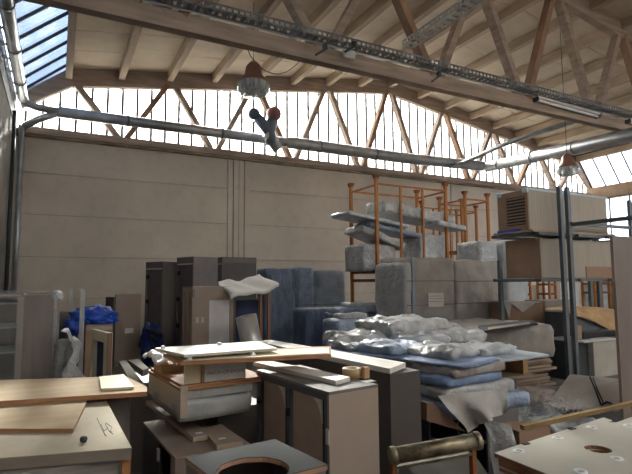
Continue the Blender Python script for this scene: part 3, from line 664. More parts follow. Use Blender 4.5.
# ------------------------------------------------------------------ pile of bagged parts (centre)
def at(x, y, z): return (x, y, z)
PX, PY = 2.60, 3.10                                # near left of the pile
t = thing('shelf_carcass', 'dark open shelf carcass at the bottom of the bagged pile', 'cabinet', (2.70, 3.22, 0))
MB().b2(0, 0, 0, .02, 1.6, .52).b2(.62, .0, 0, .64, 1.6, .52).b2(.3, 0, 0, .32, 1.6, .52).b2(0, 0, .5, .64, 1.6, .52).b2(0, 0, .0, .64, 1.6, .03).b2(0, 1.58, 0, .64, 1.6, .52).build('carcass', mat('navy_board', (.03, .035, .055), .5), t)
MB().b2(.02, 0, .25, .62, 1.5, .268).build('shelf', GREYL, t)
P = [Zp(428, 402, .52), Zp(440, 402, .5), Zp(466, 430, .18), Zp(452, 434, .15)]
one(MB().prism([Yp(427, 403, 3.09), Yp(433, 403, 3.09), Yp(466, 432, 3.05), Yp(427, 421, 3.09)], (.0, .1, 0)), 'brown_board', BROWN, 'brown board leaning against the bottom of the bagged pile', 'board')
softone(.98, 1.9, .13, 'wrapped_slab', BLUEF, 'blue edged wrapped slab, lowest of the bagged pile', 'package', (3.28, 4.06, .53), R(2), amp=.02, r=.04, seed=52, cell=.06)
softone(.84, 1.75, .12, 'wrapped_slab', GREYF, 'grey wrapped slab second from the bottom of the bagged pile', 'package', (3.22, 4.02, .655), R(1), amp=.018, r=.04, seed=53, cell=.06)
softone(.72, 1.8, .08, 'wrapped_slab', BLUEB, 'bright blue wrapped slab in the lower half of the bagged pile', 'package', (3.08, 4.05, .775), R(6), amp=.014, r=.03, seed=54, cell=.06)
t = thing('wrapped_slab', 'brown board package with milky film in the middle of the bagged pile', 'package', (3.10, 4.0, .856), R(8))
MB().b2(-.33, -.86, .0, .33, .86, .07).build('board', CARD, t); o = soft(.69, 1.75, .075, amp=.01, r=.02, seed=55, cell=.06).build('plastic_film', CLEARF, t)
softone(.62, 1.75, .022, 'wrapped_board', BLUEB, 'long thin blue wrapped board crossing the middle of the bagged pile', 'board', (2.96, 3.95, .935), R(18), amp=.006, r=.01, seed=56, cell=.06)
# white-edged board with pallet gap at right
t = thing('foam_board', 'white edged wrapped board jutting out right over a pallet', 'board', (3.82, 3.82, .90))
soft(.85, 1.1, .035, amp=.008, r=.015, seed=57, cell=.07).build('board', mat('bluish_white_film', (.45, .50, .56), .35, bump=.4), t)
t = thing('pallet', 'wooden pallet under the white edged wrapped board', 'pallet', (3.45, 3.5, .0))
for x in (0, .38, .76): MB().b2(x, .05, .70, x+.07, .9, .88).build('block', mat('pallet_wood', (.38, .24, .12), .8), t)
MB().b2(0, 0, .885, .84, .95, .9).b2(0, 0, .68, .84, .95, .70).build('deck_board', mat('pallet_deck', (.26, .19, .13), .8), t)
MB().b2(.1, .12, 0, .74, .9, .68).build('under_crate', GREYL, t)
bags = [(3.62, 4.75, .95, .6, .16, GREYF, 'large grey bag topmost on the bagged pile', .12, 61, 1.045),
        (2.95, 4.75, .6, .5, .13, GREYF, 'grey bag at the left of the top of the bagged pile', -.2, 62, .955),
        (2.92, 4.1, .5, .6, .08, BLUEF, 'flat blue bag on the left middle of the bagged pile', .2, 63, .955),
        (3.22, 3.62, .48, .55, .075, GREYF, 'crumpled grey bag nearest on top of the bagged pile', .25, 64, .955),
        (3.95, 4.35, .7, .5, .13, GREYF, 'round crumpled grey bag at the right of the pile top', -.1, 65, .955),
        (3.72, 3.65, .5, .5, .07, MILKF, 'pale flat bag on the white edged board', .1, 66, .935),
        (3.45, 4.3, .55, .5, .12, MILKF, 'milky bag in the centre of the pile top', -.3, 67, .96),
        (4.15, 4.85, .6, .5, .17, GREYF, 'grey bag at the far right end of the bagged pile', .2, 68, .955),
        (2.72, 4.45, .3, .5, .06, GREYF, 'small flat grey bag at the far left of the pile top', .1, 69, .955),
        (3.35, 4.85, .7, .45, .14, GREYF, 'grey bag half under the topmost bag of the pile', .4, 70, .955)]
for x, y, a, b, c, m, lb, rz, sd, z in bags:
    softone(a, b, c, 'parts_bag', m, lb, 'bag', (x, y, z), rz, 'bags of parts on the pile', seed=sd, amp=.045, r=.05, cell=.03, f=5)
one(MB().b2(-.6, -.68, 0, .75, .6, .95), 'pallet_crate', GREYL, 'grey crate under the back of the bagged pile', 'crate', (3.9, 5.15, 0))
# bulky roll end
a, b = Zp(374, 335, 1.03), Zp(405, 329, 1.06)
one(MB().tube([a+V(0, .0, 0), b], [.06, .06], 14), 'wrapped_roll', GREYF, 'small grey wrapped roll at the left end of the bagged pile', 'roll')
# film apron at the foot
def apron(u, v):
    p = Yp(438+u*70, 396-8*u, 3.03-.02*u+.06*math.sin(u*9)*v); q = Yp(466+u*38, 432-24*u, 2.97+.08*math.sin(u*9)*v); r_ = p.lerp(q, v); r_ += noise.noise_vector(r_*7)*.035*v; r_.y -= .03*v; return r_
one(MB().grid(apron, 20, 12), 'plastic_sheet', mat('apron_film', (.42, .40, .37), .35, bump=.7, bscale=8, alpha=.85), 'crumpled grey plastic sheet hanging from the bagged pile to the floor', 'sheet')

# ------------------------------------------------------------------ right: board stack in film
t = thing('plank_stack', 'stack of thin brown planks tied with a black strap under film', 'board stack', (4.95, 5.1, 0))
pm = [mat('plank_a', (.36, .28, .21), .8, stretch=(.3, 3, 3)), mat('plank_b', (.29, .22, .165), .8, stretch=(.3, 3, 3))]
for k in range(9):
    o = MB().b2(random.uniform(-.06, .1), random.uniform(-.05, .03), .09+k*.045, 1.72+random.uniform(-.1, .06), 1.3, .09+k*.045+.035).build('plank', pm[k % 2], t); o.rotation_euler = (0, 0, random.uniform(-.01, .01))
for x in (.1, .85, 1.6): MB().b2(x, 0, 0, x+.09, 1.3, .085).build('skid', BROWN, t)
MB().tube([(.78, -.06, .08), (.8, -.065, .28), (.74, -.06, .5)], .012, 6).build('strap', BLACK, t)
soft(1.85, 1.45, .5, amp=.035, r=.06, seed=71, cell=.09).build('plastic_film', mat('brown_grey_film', (.33, .30, .27), .4, var=.25, scale=3, bump=.6, bscale=6), t).location = (.85, .68, .49)
zslab([(478, 331.5), (538, 323), (530, 319.5), (478, 325.5)], 1.04, .03, 'black_framed_board', BLACK, 'thin black framed panel lying on the film draped plank stack', 'panel')
zslab([(488, 329.3), (531, 323.3), (529, 322), (488, 327.2)], 1.05, .008, 'grey_board', BOARD, 'thin pale board lying on the black framed panel', 'board')
# cartons behind
def stand(px0, px1, ytop, Y, d_, m, name, label, cat, base=0, rz=0, bevel=.004):
    a, b = Yp(px0, ytop, Y), Yp(px1, ytop, Y); o = boxm(b.x-a.x, d_, a.z-base).build(name, m, bevel=bevel); place(o, (a.x, Y, base), rz); return tag(o, label, cat)
stand(507, 543, 303, 6.88, .42, CARD, 'brown_carton', 'brown carton with a white flap behind the film draped stack', 'box')
a, b = Yp(503, 301, 7.06), Yp(541, 301, 7.06); m_ = Yp(521, 313, 7.06)
ff = MB(); ff.prism([Yp(503, 301.5, 6.86), Yp(509, 319, 6.86), Yp(511, 304, 6.86), Yp(522, 312.5, 6.86), Yp(535, 303, 6.86), Yp(541, 302, 6.86)], (0, -.01, 0)); ff.prism([Yp(503, 301.5, 6.86), Yp(541, 302, 6.86), Yp(541, 302, 6.86)+V(0, .42, 0), Yp(503, 301.5, 6.86)+V(0, .42, 0)], (0, 0, .01))
one(ff, 'foam_sheet', mat('dull_foam', (.48, .47, .44), .7), 'white folded foam sheet draped over the brown carton', 'sheet')
stand(545, 573, 300.5, 6.9, .5, CARDG, 'grey_carton', 'grey carton right of the brown carton with the white flap', 'box')
stand(572, 617, 313, 6.1, .6, mat('slate_grey', (.10, .11, .125), .6), 'grey_case', 'slate grey case under the brown wrapping paper', 'box')
z_ = Yp(590, 313, 6.1).z; xa, xb = Yp(571, 310, 6.05).x, Yp(618, 310, 6.05).x
def kraft(u, v):
    x = xa-.05+(xb-xa+.1)*u; s_ = v*1.25
    if s_ < .5: return V(x, 6.6-s_, z_+.07+.05*math.sin(u*4)+.02*noise.noise(V(u*6, v*6, 0)))
    k = (s_-.5); return V(x+.02*math.sin(k*20), 6.06-.05*k+.03*noise.noise(V(u*8, v*5, 2)), z_+.07+.05*math.sin(u*4)-k*(.12+.38*u)-.06*abs(u-.05)*4*k)
one(MB().grid(kraft, 24, 20), 'wrapping_paper', KRAFT, 'brown wrapping paper draped over the slate grey case', 'paper')
stand(566, 591, 341, 5.45, .5, mat('dark_bin', (.055, .06, .07), .5), 'metal_bin', 'dark metal bin standing right of the plank stack', 'bin')
stand(593, 616, 341, 5.35, .5, mat('beige_box', (.42, .39, .34), .6), 'beige_cabinet', 'low beige cabinet right of the dark metal bin', 'cabinet')
zc_ = Yp(600, 341, 5.35).z
a, b = Yp(584, 340, 5.3), Yp(618, 340, 5.3); one(MB().b2(0, 0, 0, b.x-a.x, .6, .025), 'shelf_board', PAPER, 'thin white board on top of the low beige cabinet', 'board', (a.x, 5.3, zc_+.002))
a, b = Yp(583, 334, 5.5), Yp(617, 334, 5.5); one(MB().b2(0, 0, 0, b.x-a.x, .2, .11), 'black_profile', BLACK, 'black bar lying on the white board at right', 'bar', (a.x, 5.5, zc_+.03), bevel=.02)
a = Yp(577, 326, 5.5); one(MB().b2(0, 0, 0, .12, .12, a.z-zc_), 'wooden_block', mat('block_wood', (.34, .24, .15), .8), 'small wooden block beside the black bar', 'block', (a.x, 5.5, zc_+.0))

# steel shelving with boxed units
t = thing('steel_shelving', 'dark grey steel shelving carrying two long crates at right', 'shelving', (7.0, 5.06, 0))
for x, y, z in ((0, 0, 3.12), (.27, .06, 3.14), (2.0, 0, 3.0), (2.3, 1.1, 3.1), (0, 1.25, 2.0)):
    MB().b2(x-.035, y-.03, 0, x+.035, y+.03, z).build('post', mat('shelf_steel', (.14, .16, .175), .5, .4), t)
SS = MATS['shelf_steel']
for z in (1.60, 2.33):
    MB().b2(-.45, .12, z+.02, 2.3, .18, z+.07).build('beam', SS, t); MB().b2(-.45, .95, z+.02, 2.3, 1.0, z+.07).build('beam', SS, t)
    for x in (-.45, .5, 1.3, 2.2): MB().b2(x, .06, z+.02, x+.05, 1.0, z+.06).build('cross_bar', SS, t)
MB().b2(.27, 0, 2.52, 3.6, .05, 2.57).build('beam', SS, t)
MB().b2(.30, -1.8, 2.50, .35, .05, 2.56).build('beam', SS, t)
MB().beam((2.0, 0, 2.55), (2.05, -1.8, 2.58), .05, .05).build('beam', SS, t)
for x, y, z in ((3.2, 1.5, 3.0), (3.6, 1.0, 3.3)): MB().b2(x-.04, y-.03, 0, x+.04, y+.03, z).build('post', SS, t)
one(MB().b2(0, 0, 0, 2.1, .78, .03), 'shelf_board', PLY, 'plywood shelf board under the upper long crate', 'board', (6.52, 5.2, 2.402))
def crate(px, Y, ztop_px, zbot, x2, d_, label, grille):
    p = Yp(px, ztop_px, Y); z1 = p.z; h = z1-zbot; L = x2-p.x; t = thing('long_crate', label, 'crate', (p.x, Y, zbot))
    MB().b2(.02, 0, 0, L, d_, h).build('carton', mat('crate_card', (.40, .355, .30), .85, var=.12, scale=8, stretch=(9, 1, .15)), t, .008)
    e = MB().b2(0, .01, .01, .018, d_-.01, h-.01).build('end_panel', mat('crate_end', (.36, .23, .155), .8), t)
    if grille:
        g = MB(); z0, z3 = h*.14, h*.84; y0, y3 = d_*.1, d_*.68; g.b2(-.004, y0, z0, 0, y3, z3); g.build('grille_recess', BLACK, e)
        g = MB(); n = 9
        for k in range(n): z = z0+(z3-z0)*(k+.25)/n; g.b2(-.02, y0, z, -.005, y3, z+(z3-z0)/n*.5)
        g.build('louvre', mat('louvre_brown', (.30, .20, .14), .7), e)
        for y, z in ((.0, h-.06), (d_-.1, h-.06)): MB().b2(-.02, y, z, .16, y+.1, z+.08).build('foam_corner', mat('pale_blue_foam', (.60, .68, .72), .6), t, .02)
        MB().b2(-.02, d_*.25, -.012, .3, d_, .03).build('blue_wrap', mat('blue_wrap', (.03, .07, .45), .5), t)
        MB().b2(.02, -.01, h-.02, L, .06, h+.012).build('edge_strip', mat('pale_blue_edge', (.50, .60, .66), .5), t)
    else:
        MB().b2(L-.85, -.012, 0, L+.02, 0, h*.3).build('lower_strip', CARD, t)
        MB().b2(-.01, 0, h-.04, .1, .04, h+.01).build('foam_corner', MILKF, t)
        MB().b2(.0, -.006, 0, .04, 0, h).build('corner_strip', BROWN, t)
    return t
crate(527.5, 5.28, 188.5, 2.435, 8.55, .62, 'upper long crate with a slatted grille end and pale blue corners', True)
crate(538, 5.3, 238, 1.675, 8.75, .66, 'lower long crate with a plain brown end on the shelving', False)
# tall taupe panel at the right edge
a = Yp(613, 236, 3.45); t = thing('tall_panel', 'large taupe panel standing at the right picture edge', 'panel', (a.x, 3.45, 0))
MB().b2(0, 0, 0, .9, .035, a.z).build('face_panel', mat('rosy_taupe', (.20, .16, .14), .6, var=.06), t); MB().b2(-.008, 0, 0, 0, .035, a.z).build('edge_band', TAUPE, t)

# far goods seen below the crates
for i, (p0, p1, yt, m, lb) in enumerate(((514, 531, 284, FOAM, 'white slanted board package far behind the shelving'), (537, 548, 285, WHITE, 'narrow white package between orange posts far back'),
        (560, 582, 283, FOAM, 'wide white package in the far right corner of the hall'), (585, 607, 285, MILKF, 'pale package far back behind the taupe panel'))):
    stand(p0, p1, yt, 12.95, .6, m, 'white_package', lb, 'package')
for i, (p0, p1) in enumerate(((513, 530), (549, 555), (594, 609))):
    a, b = Yp(p0, 282, 12.4), Yp(p1, 282, 12.4)
    t = rack(a.x, b.x, 12.4, 12.9, a.z+.25, (.5,) if i != 1 else (), 'low orange rack far behind the shelving, %s from the left' % ordn[i], [1.1, 1.45], cap=False, group='low orange racks far back')
# big rack right of shelf far
rack(14.6, 17.2, 13.6, 14.8, 3.1, (.33, .66), 'orange rack against the back wall behind the long crates', [2.3], cap=False)

# ------------------------------------------------------------------ floor debris right
def tilt(pxs, th, name, m, label, cat, edge=None):
    P = [Zp(x, y, z) for x, y, z in pxs]; return one(MB().prism(P, (0, 0, -th)), name, m, label, cat)
tilt([(570, 374, .38), (621, 379, .38), (627, 409, .13), (546, 406, .13)], .03, 'white_board', mat('dull_white_board', (.60, .57, .52), .6), 'tilted pale board lying on the floor before the taupe panel', 'board')
a, b, c = Zp(590, 377, .40), Zp(601, 405, .16), Zp(612, 404, .16)
one(MB().tube([a, Zp(596, 391, .29), b], .011, 6).tube([Zp(593, 378, .39), Zp(598, 391, .30), Zp(603, 402, .20)], .009, 6).tube([b, Zp(607, 402, .2), c], .014, 6), 'black_strap', BLACK, 'black packing strap on the tilted pale board', 'strap')
for i, (x, y, w_, d_, h_, m, lb) in enumerate(((4.7, 4.15, 1.1, .6, .16, CLEARF, 'clear plastic film heap on the floor behind the drilled boards'),
        (5.8, 4.55, .9, .6, .2, mat('brown_film', (.46, .40, .35), .4, bump=.6), 'brownish plastic heap on the floor before the plank stack'),
        (4.8, 3.45, .7, .45, .14, GREYF, 'grey plastic heap on the floor right of the bagged pile'))):
    softone(w_, d_, h_, 'plastic_heap', m, lb, 'sheet', (x, y, 0), .2*i, amp=.09, r=.08, seed=80+i, cell=.04, f=4)
mb = MB(); rnd = random.Random(4)
for k in range(26):
    p = Zp(rnd.uniform(556, 580), rnd.uniform(402, 414), .15); d = V(rnd.uniform(-.2, .2), rnd.uniform(-.1, .1), rnd.uniform(.02, .12)); mb.tube([p, p+d*.6+V(0, 0, .03), p+d], .0035, 5)
one(mb, 'film_strips', WHITE, 'tangle of white plastic strips on the floor heap', 'strips')['kind'] = 'stuff'
one(MB().b2(-.10, -.05, 0, .22, .2, .42), 'brown_carton', CARD, 'brown carton half hidden behind the drilled boards', 'box', (Zp(535, 432, .42).x, Zp(535, 432, .42).y+.1, 0), R(-8))
def fl(u, v):
    p = Zp(483+u*30, 421+2*u, .50).lerp(Zp(494+u*22, 446+3*u, .33), v); p.z -= .32*v**4; return p+noise.noise_vector(p*6)*.03
one(MB().grid(fl, 12, 10), 'plastic_sheet', GREYF, 'small grey plastic sheet left of the brown carton', 'sheet')
a, b = Zp(522, 427.5, .72), Zp(650, 399.5, .78)
one(MB().beam(a, b, .035, .028), 'long_bar', mat('dim_yellow_beam', (.25, .17, .07), .6, var=.3, scale=4, dirt=.3), 'long yellow brown bar behind the drilled boards', 'bar')
one(MB().b2(-.03, -.03, 0, .03, .03, b.z-.0), 'trestle_leg', RUST, 'rusty post carrying the right end of the yellow bar', 'post', (b.x-.15, b.y, 0))

# ------------------------------------------------------------------ drilled boards bottom right
def ringhole(outer, holes, z, th, name, m, parent, em=None):
    import mathutils
    from mathutils.geometry import delaunay_2d_cdt
    pts = [Vector((p[0], p[1])) for p in outer]; edges = [(i, (i+1) % len(outer)) for i in range(len(outer))]; faces = [list(range(len(outer)))]
    for cx, cy, r in holes:
        k = len(pts); n = 40; pts += [Vector((cx+r*math.cos(2*math.pi*i/n), cy+r*math.sin(2*math.pi*i/n))) for i in range(n)]
        edges += [(k+i, k+(i+1) % n) for i in range(n)]
    v, e, f, *_ = delaunay_2d_cdt(pts, edges, faces, 1, 1e-6)
    keep = []
    for q in f:
        c = sum((v[i] for i in q), Vector((0, 0)))/len(q)
        if all((c-Vector((cx, cy))).length > r*.97 for cx, cy, r in holes): keep.append(q)
    mb = MB(); N = len(v)
    mb.v = [Vector((p.x, p.y, z)) for p in v]+[Vector((p.x, p.y, z-th)) for p in v]
    cnt = {}
    for q in keep:
        q = list(q); mb.f.append(tuple(q)); mb.f.append(tuple(i+N for i in q[::-1])); mb.sm += [False]*2
        for i in range(len(q)): cnt[(q[i], q[(i+1) % len(q)])] = 1
    for (a, b) in list(cnt):
        if (b, a) not in cnt: mb.f.append((b, a, a+N, b+N)); mb.sm.append(False)
    return mb.build(name, m, parent)
zb_ = .80; C0 = Zp(497, 452, zb_)
out = [Zp(494.3, 452.7, zb_), Zp(603.6, 417.3, zb_), Zp(612, 420.2, zb_), Zp(608, 421.8, zb_), Zp(616, 422.5, zb_), Zp(640, 414, zb_), Zp(700, 440, zb_), Zp(700, 560, zb_), Zp(590, 500, zb_), Zp(548, 474, zb_)]
out = [(p.x-C0.x, p.y-C0.y) for p in out]
hc = Zp(598, 449, zb_); hole = (hc.x-C0.x, hc.y-C0.y, .062)
EDGE = mat('board_edge_brown', (.26, .13, .075), .75, var=.3, scale=8)
TOPB = mat('drilled_board_top', (.50, .48, .41), .5, var=.04)
for k in range(4):
    t = thing('drilled_board', 'pale drilled board with white washers, %s' % ('top one of the stack at lower right', 'second from the top of the stack at lower right', 'third from the top of the stack at lower right', 'lowest seen of the stack at lower right')[k],
              'board', (C0.x+(.0, .012, .02, .012)[k], C0.y-(.0, .012, .006, .016)[k], zb_-k*.021), 0, 'drilled boards at lower right')
    ringhole(out, [hole] if k < 2 else [], 0, .003, 'top_face', TOPB, t); ringhole(out, [hole] if k < 2 else [], -.0031, .017, 'core', EDGE, t)
    if k == 0:
        for px, py in ((518.8, 451.5), (558, 438.3), (591.7, 428), (617, 459), (580.3, 471.7), (629, 426)):
            p = Zp(px, py, zb_)-C0; p.z = 0
            MB().lathe([(.015, 0), (.015, .005), (.028, .005), (.031, .0), ], p, 24).build('washer', WHITE, t)
        for px, py in ((525.7, 444), (572, 429)):
            p = Zp(px, py, zb_)-C0; MB().b2(p.x-.02, p.y-.012, -.004, p.x+.02, p.y+.012, .005).build('clip', BLACK, t)
one(MB().b2(.12, -.75, 0, 1.3, -.06, zb_-.066-.02), 'wooden_trestle', BROWN, 'wooden crate carrying the drilled boards', 'crate', (C0.x, C0.y+.02, 0))

# rusty roller stand
a, b = Zp(391.5, 456, .86), Zp(478, 440.5, .90); t = thing('roller_stand', 'worn rusty metal roller stand in the bottom centre', 'roller stand', (a.x, a.y, 0))
d = b-a; az = Vector((0, 0, a.z))
ax = d.normalized()
MB().tube([az, az+d], .036, 20).build('roller', BRASS, t); MB().tube([az-ax*.006, az+ax*.02], .041, 20).build('end_cap', BRASS, t); MB().tube([az+d-ax*.02, az+d+ax*.006], .041, 20).build('end_cap', BRASS, t)
for f_, dz in ((.02, 0), (.93, 0)):
    q = az+d*f_; MB().b2(q.x-.012, q.y-.012, 0, q.x+.012, q.y+.012, q.z-.03).build('leg', RUST, t)
q0, q1 = az+d*.02-Vector((0, 0, .052)), az+d*.93-Vector((0, 0, .052)); MB().beam(q0, q1, .022, .012).build('cross_rail', BRASS, t)
MB().beam(Vector((q0.x, q0.y, .3)), Vector((q1.x, q1.y, .3)), .03, .03).build('lower_rail', RUST, t)
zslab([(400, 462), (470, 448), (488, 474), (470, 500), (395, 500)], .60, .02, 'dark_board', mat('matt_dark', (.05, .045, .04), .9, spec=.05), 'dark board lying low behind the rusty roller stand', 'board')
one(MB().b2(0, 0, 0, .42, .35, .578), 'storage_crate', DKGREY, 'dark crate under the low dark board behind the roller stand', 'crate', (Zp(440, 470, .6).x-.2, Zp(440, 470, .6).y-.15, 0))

# ------------------------------------------------------------------ foreground cabinets
A, B, C_ = Zp(255, 370, .98), Zp(329, 392, .98), Zp(379, 384.4, .98)
ex = (C_-B); ex.z = 0; w_ = ex.length; rz = math.atan2(ex.y, ex.x); ey = A-B; dep = ey.length
t = thing('open_cabinet', 'taupe cabinet with open dark framed side and rounded white corner gussets', 'cabinet', (B.x, B.y, 0), rz+R(1.5)); h = .98
MB().b2(.0, 0, 0, w_, .022, h-.02).build('end_panel', mat('cabinet_taupe', (.36, .285, .235), .5, var=.04), t)
MB().b2(.0, .022, h-.02, w_, dep, h).b2(0, 0, h-.02, w_, .022, h).build('top_panel', GREYL, t, .002)
MB().b2(w_-.02, .022, 0, w_, dep, h-.02).build('back_panel', GREYL, t)
MB().b2(0, dep-.02, 0, w_, dep, h-.02).build('end_panel', GREYL, t)
GB = mat('slate_frame', (.10, .105, .12), .5); NV = mat('shadow_gap', (.012, .016, .03), .7)
MB().b2(0, .022, h-.06, .02, dep-.02, h-.02).build('top_rail', GB, t)
for y in (.022, dep*.5, dep-.05): MB().b2(0, y, 0, .02, y+.03, h-.06).build('upright', GB, t)
MB().b2(.02, dep*.5, 0, w_-.02, dep*.5+.02, h-.02).build('divider', GREYL, t)
INN = mat('inner_taupe', (.47, .36, .29), .55)
for y0, y1 in ((.052, dep*.5), (dep*.5+.03, dep-.05)):
    MB().b2(.03, y0+.05, 0, .045, y1-.01, h-.06).build('door', INN, t)
    MB().b2(.021, y0+.02, 0, .04, y0+.05, h-.06).build('gap_strip', NV, t)
    yy = y0+.045
    MB().prism([(.012, yy, h-.06), (.012, yy+.11, h-.06), (.012, yy+.045, h-.095), (.012, yy+.014, h-.15), (.012, yy, h-.21)], (.012, 0, 0)).build('corner_gusset', mat('pale_gusset', (.75, .72, .64), .5), t)
    MB().lathe([(0, 0), (.016, .0), (.016, .05), (0, .05)], (.0, y1+.01, h-.24), 14).build('hinge', BLACK, t)
MB().b2(-.006, .0, h-.31, 0, .03, h-.22).build('hinge_plate', PAPER, t)
zslab([(253, 361.6), (336, 380.6), (350, 376.8), (265.8, 359.7)], 1.012, .03, 'white_board', WBOARD, 'narrow white board lying along the top of the open cabinet', 'board')
c = Zp(352, 377, .98)
t = thing('wooden_ring', 'small round wooden ring standing on the near end of the open cabinet', 'ring', c)
MB().lathe([(.036, 0), (.036, .058), (.040, .06), (.066, .06), (.068, .056), (.068, 0), (.036, 0)], seg=32).build('ring_body', mat('ring_wood', (.50, .34, .18), .6, var=.15), t)
MB().lathe([(.04, .0605), (.04, .062), (.064, .062), (.064, .0605)], seg=32).build('ring_top', mat('ring_face', (.66, .58, .44), .6), t)
t2 = one(MB().b2(-.02, -.02, 0, .02, .02, .075), 'wooden_peg', mat('peg_wood', (.5, .3, .15), .6), 'small wooden peg beside the wooden ring', 'peg', Zp(365.5, 378, .98))
one(MB().b2(-.04, -.03, 0, .05, .03, .004), 'white_chip', WHITE, 'small white board scrap on the cabinet corner by the ring', 'scrap', Zp(367.5, 381.5, .98), R(5))
# dark cabinet behind with long plank
q = [Zp(258, 341.5, 1.0), Zp(390, 368.5, 1.0), Zp(405.5, 362.5, 1.0), Zp(271, 340, 1.0)]
ex = q[2]-q[1]; ex.z = 0; ey = q[0]-q[1]; rz = math.atan2(ey.y, ey.x)-math.pi/2
t = thing('dark_cabinet', 'dark grey cabinet behind the open taupe cabinet', 'cabinet', (q[1].x, q[1].y, 0), rz); dp = 1.7; w2 = .31
zt2 = .955
MB().b2(.0, 0, 0, w2, .02, zt2-.02).b2(0, .02, 0, .02, dp, zt2-.02).build('side_panel', DKGREY, t)
MB().b2(w2-.02, .02, 0, w2, dp, zt2-.02).b2(.02, dp-.02, 0, w2-.02, dp, zt2-.02).build('back_panel', DKGREY, t); MB().b2(0, 0, zt2-.02, w2, dp, zt2).build('top_panel', DKGREY, t)
zslab([(257, 341.5), (390, 368.5), (405.5, 362.5), (271, 339.7)], 1.0, .04, 'white_board', WBOARD, 'long bright white board lying on the dark grey cabinet', 'board')

# ------------------------------------------------------------------ pile left of the cabinets
Zl = .55
q = [Zp(143, 422, Zl), Zp(175.5, 458, Zl), Zp(252, 445, Zl)]
q3 = q[2]+(q[0]-q[1])
t = thing('low_cabinet', 'low taupe cabinet under the protruding planks at the lower left', 'cabinet', q[1]-Vector((0, 0, Zl))); L0 = q[1].copy(); L0.z = 0
mb = MB().prism([q[1]-L0, q[2]-L0, q3-L0, q[0]-L0], (0, 0, -.02)); mb.build('top_panel', TAUPE, t, .002)
def wallp(a, b, th, z0, z1): a = Vector((a.x, a.y, z0)); b = Vector((b.x, b.y, z0)); return MB().prism([a, b, b+th, a+th], (0, 0, z1-z0))
q = [p-L0 for p in q]; q3 = q3-L0
inn = (q[2]-q[1]).normalized()*.02; bk = (q[0]-q[1]).normalized()*.02
wallp(q[1]+inn*.5, q[2], bk, 0, Zl-.021).build('front_panel', TAUPE, t); wallp(q[0], q3, -bk, 0, Zl-.021).build('back_panel', TAUPE, t); wallp(q[2], q3, -inn, 0, Zl-.021).build('side_panel', TAUPE, t)
m_ = q[1].lerp(q[0], .45); wallp(q[1], q[1].lerp(q[0], .12), inn, 0, Zl-.021).build('side_strip', TAUPE, t); wallp(m_, q[0], inn, 0, Zl-.021).build('side_panel', DKGREY, t)
MB().b2(m_.x-.012, m_.y-.02, Zl-.14, m_.x+.004, m_.y+.02, Zl-.06).build('bracket', PAPER, t)
PK = mat('plank_tan', (.40, .32, .25), .7, var=.08)
def plank(pxs, z, th, label, sx, sy):
    P = [Zp(x, y, z) for x, y in pxs]; c = sum(P, Vector())/4; t = thing('plank', label, 'plank', c, 0, 'planks under the left pile')
    slab([p-c for p in P], th).build('board', PK, t, .002); e = (P[1]-P[0]).normalized(); s_ = Zp(sx, sy, z)-c; s_.z = 0
    f_ = (P[3]-P[0]).normalized(); MB().prism([s_-e*.025-f_*.02, s_+e*.025-f_*.02, s_+e*.025+f_*.02, s_-e*.025+f_*.02], (0, 0, .001)).build('sticker', WHITE, t)
plank([(193, 437), (213, 434), (152, 397), (140, 396.5)], .59, .035, 'long taupe plank jutting out at the front left of the pile', 199, 433)
plank([(217, 445), (243, 440.5), (222, 424), (200, 427)], .587, .035, 'shorter plank jutting out right of the long taupe plank', 222, 438.5)
for q4 in ():
    pass
# film slab and blocks: near corner c0, edge directions
c0 = Zp(183, 386, .94); cb = Zp(147, 367, .94); cr_ = Zp(268, 381.5, .94)
eL = (cb-c0); eL.z = 0; eR = (cr_-c0); eR.z = 0; wR = .53; eRn = eR.normalized(); eLn = Vector((-eRn.y, eRn.x, 0)); dL = .86
rz = R(5); eRn = V(math.cos(rz), math.sin(rz), 0); eLn = V(-math.sin(rz), math.cos(rz), 0)
def pilebox(z0, z1, name, m, label, cat, x0=0, x1=wR, y0=0, y1=dL, par=None):
    o = MB().b2(x0, y0, 0, x1, y1, z1-z0).build(name, m, bevel=.002); o.location = (c0.x, c0.y, z0); o.rotation_euler = (0, 0, rz); return tag(o, label, cat)
o = softone(wR+.02, dL*.95, .15, 'wrapped_slab', mat('pale_pile_film', (.42, .43, .43), .35, bump=.5, bscale=8, var=.2), 'thick grey film wrapped slab near the bottom of the left pile', 'package', (c0+eRn*wR*.5+eLn*dL*.5).to_tuple()[:2]+(.687,), rz, amp=.015, r=.04, seed=91, cell=.05)
pilebox(.84, .905, 'grey_board', mat('greyish_board', (.38, .38, .37), .6, dirt=.3), 'grey board block above the film wrapped slab', 'board', y0=.02)
one(MB().b2(0, 0, 0, .4, .7, .685), 'storage_crate', DKGREY, 'dark crate under the film wrapped slab of the left pile', 'crate', (c0.x+.32, c0.y+.25, 0), rz)
pilebox(.907, .925, 'brown_board', PLYEDGE, 'lower brown board of the left pile', 'board', x0=-.02, x1=wR+.06, y0=-.01)
# cream foam side
t = thing('cream_block', 'long cream block with brown end forming the left side of the pile', 'block', (c0.x, c0.y, .0), rz)
MB().b2(-.012, .01, .745, -.001, dL, .925).build('side_face', CREAM, t); MB().b2(-.02, -.012, .73, .03, .0, .94).build('corner_post', PK, t)
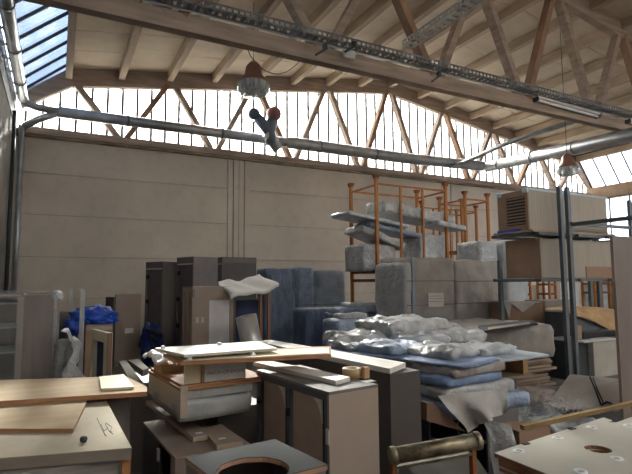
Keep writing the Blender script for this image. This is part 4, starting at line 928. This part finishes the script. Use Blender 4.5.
# boards on top: open tray
t = thing('board_tray', 'cream and grey board tray with stencilled end, in the middle of the pile', 'tray', (c0.x, c0.y, .926), rz)
hh = 1.085-.926
MB().b2(-.0, 0, 0, wR+.1, dL, .016).build('base_board', PLYEDGE, t)
MB().b2(.02, .03, .017, .135, .05, hh-.012).build('end_block', CREAM, t); MB().b2(.135, .01, .017, .15, .3, hh-.012).build('divider', PLYEDGE, t)
pl_ = MB().b2(.155, .01, .02, .47, .03, hh-.015).build('stencilled_plate', mat('pale_grey_plate', (.62, .64, .62), .5), t)
text('MHCO-CM-EHOHE', .034, mat('stencil_ink', (.12, .12, .13), .7), pl_, Matrix.Translation((.175, .0095, .065)) @ Matrix.Rotation(R(90), 4, 'X'), name='stencil_lettering')
MB().b2(.2, .2, .017, wR, dL-.1, hh-.03).build('filling_block', CARDG, t)
MB().b2(.0, .55, .017, .2, dL-.1, hh-.08).build('inner_board', KRAFT, t)
def tr(u, v):
    p = Vector((-.05+.16*u, .5+.42*v, .10+.0*u)); p.z += .05*math.sin(v*3)+.03*math.sin(u*3)+.03*noise.noise(p*14); return p+noise.noise_vector(p*18)*.012
t_ = MB().grid(tr, 12, 20, .02).build('plastic_bag', WHITE); t_.location = (c0.x, c0.y, .926); t_.rotation_euler = (0, 0, rz); tag(t_, 'crumpled white plastic on the left end of the pile', 'plastic')
zslab([(182, 361.5), (331, 354), (331, 346), (163, 353)], 1.125, .028, 'long_board', PLYEDGE, 'brown edged long board, second from the top of the pile', 'board')
o = zslab([(184, 360.3), (329, 352.9), (329, 347.5), (167, 353)], 1.131, .006, 'cream_strip', CREAM, 'cream faced sheet on the brown edged long board', 'board')
zslab([(184, 354.5), (277, 347.8), (258, 341.2), (155, 347.8)], 1.168, .02, 'door_panel', WBOARD, 'sunlit pale door panel topmost on the left pile', 'board', edge=mat('pale_edge', (.55, .5, .42), .7))
for i, (px, py, z) in enumerate(((163, 347.6, 1.168), (219.5, 344, 1.168), (189.5, 358.8, 1.131), (252.5, 354.2, 1.131))):
    one(MB().lathe([(0, .02), (.013, .02), (.016, .016), (.018, .004), (.024, 0)], seg=16), 'plastic_button', WHITE, ('round white cap at the far left corner of the pale door panel', 'round white cap at the far middle of the pale door panel',
        'round white cap on the near left end of the cream faced sheet', 'round white cap on the middle of the cream faced sheet')[i], 'cap', Zp(px, py+1, z), group='white caps on the pile boards')

# ------------------------------------------------------------------ box with a round hole, bottom
zr = .80; Lc, Fc, Rc = Zp(185, 457.5, zr), Zp(275, 439, zr), Zp(327.5, 464.5, zr)
c = (Lc+Rc)/2; ex = Fc-Lc; ey = Rc-Fc; N4 = Lc+ey
t = thing('holed_box', 'dark grey box with a large round hole in its top at the bottom edge', 'box', (c.x, c.y, 0))
out = [(p.x-c.x, p.y-c.y) for p in (Lc, N4, Rc, Fc)]
hc = Zp(253, 469.5, zr)
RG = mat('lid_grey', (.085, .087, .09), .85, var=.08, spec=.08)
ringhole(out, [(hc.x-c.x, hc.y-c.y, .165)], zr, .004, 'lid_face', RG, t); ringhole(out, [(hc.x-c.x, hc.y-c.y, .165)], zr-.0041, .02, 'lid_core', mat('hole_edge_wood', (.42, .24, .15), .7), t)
mb = MB(); oo = [Vector((a, b, 0)) for a, b in out]
for i in range(4):
    a, b = oo[i], oo[(i+1) % 4]; n_ = Vector((-(b-a).y, (b-a).x, 0)).normalized()*.018
    if n_.dot(-a) < 0: n_ = -n_
    mb.prism([a*.985, b*.985, b*.985+n_, a*.985+n_], (0, 0, zr-.025))
mb.build('carcass', GREYL, t)
mb = MB(); mb.prism([o_*.94+Vector((0, 0, zr-.28)) for o_ in oo], (0, 0, .01)); mb.build('inner_shelf', mat('dark_slate', (.04, .05, .065), .6), t)
lw = MB(); ringp = [(.165, zr-.085), (.145, zr-.085), (.145, zr-.11), (.165, zr-.11), (.165, zr-.085)]
lw.lathe(ringp, (hc.x-c.x, hc.y-c.y-.01, 0), 40); lw.build('inner_ring', MATS['hole_edge_wood'], t)
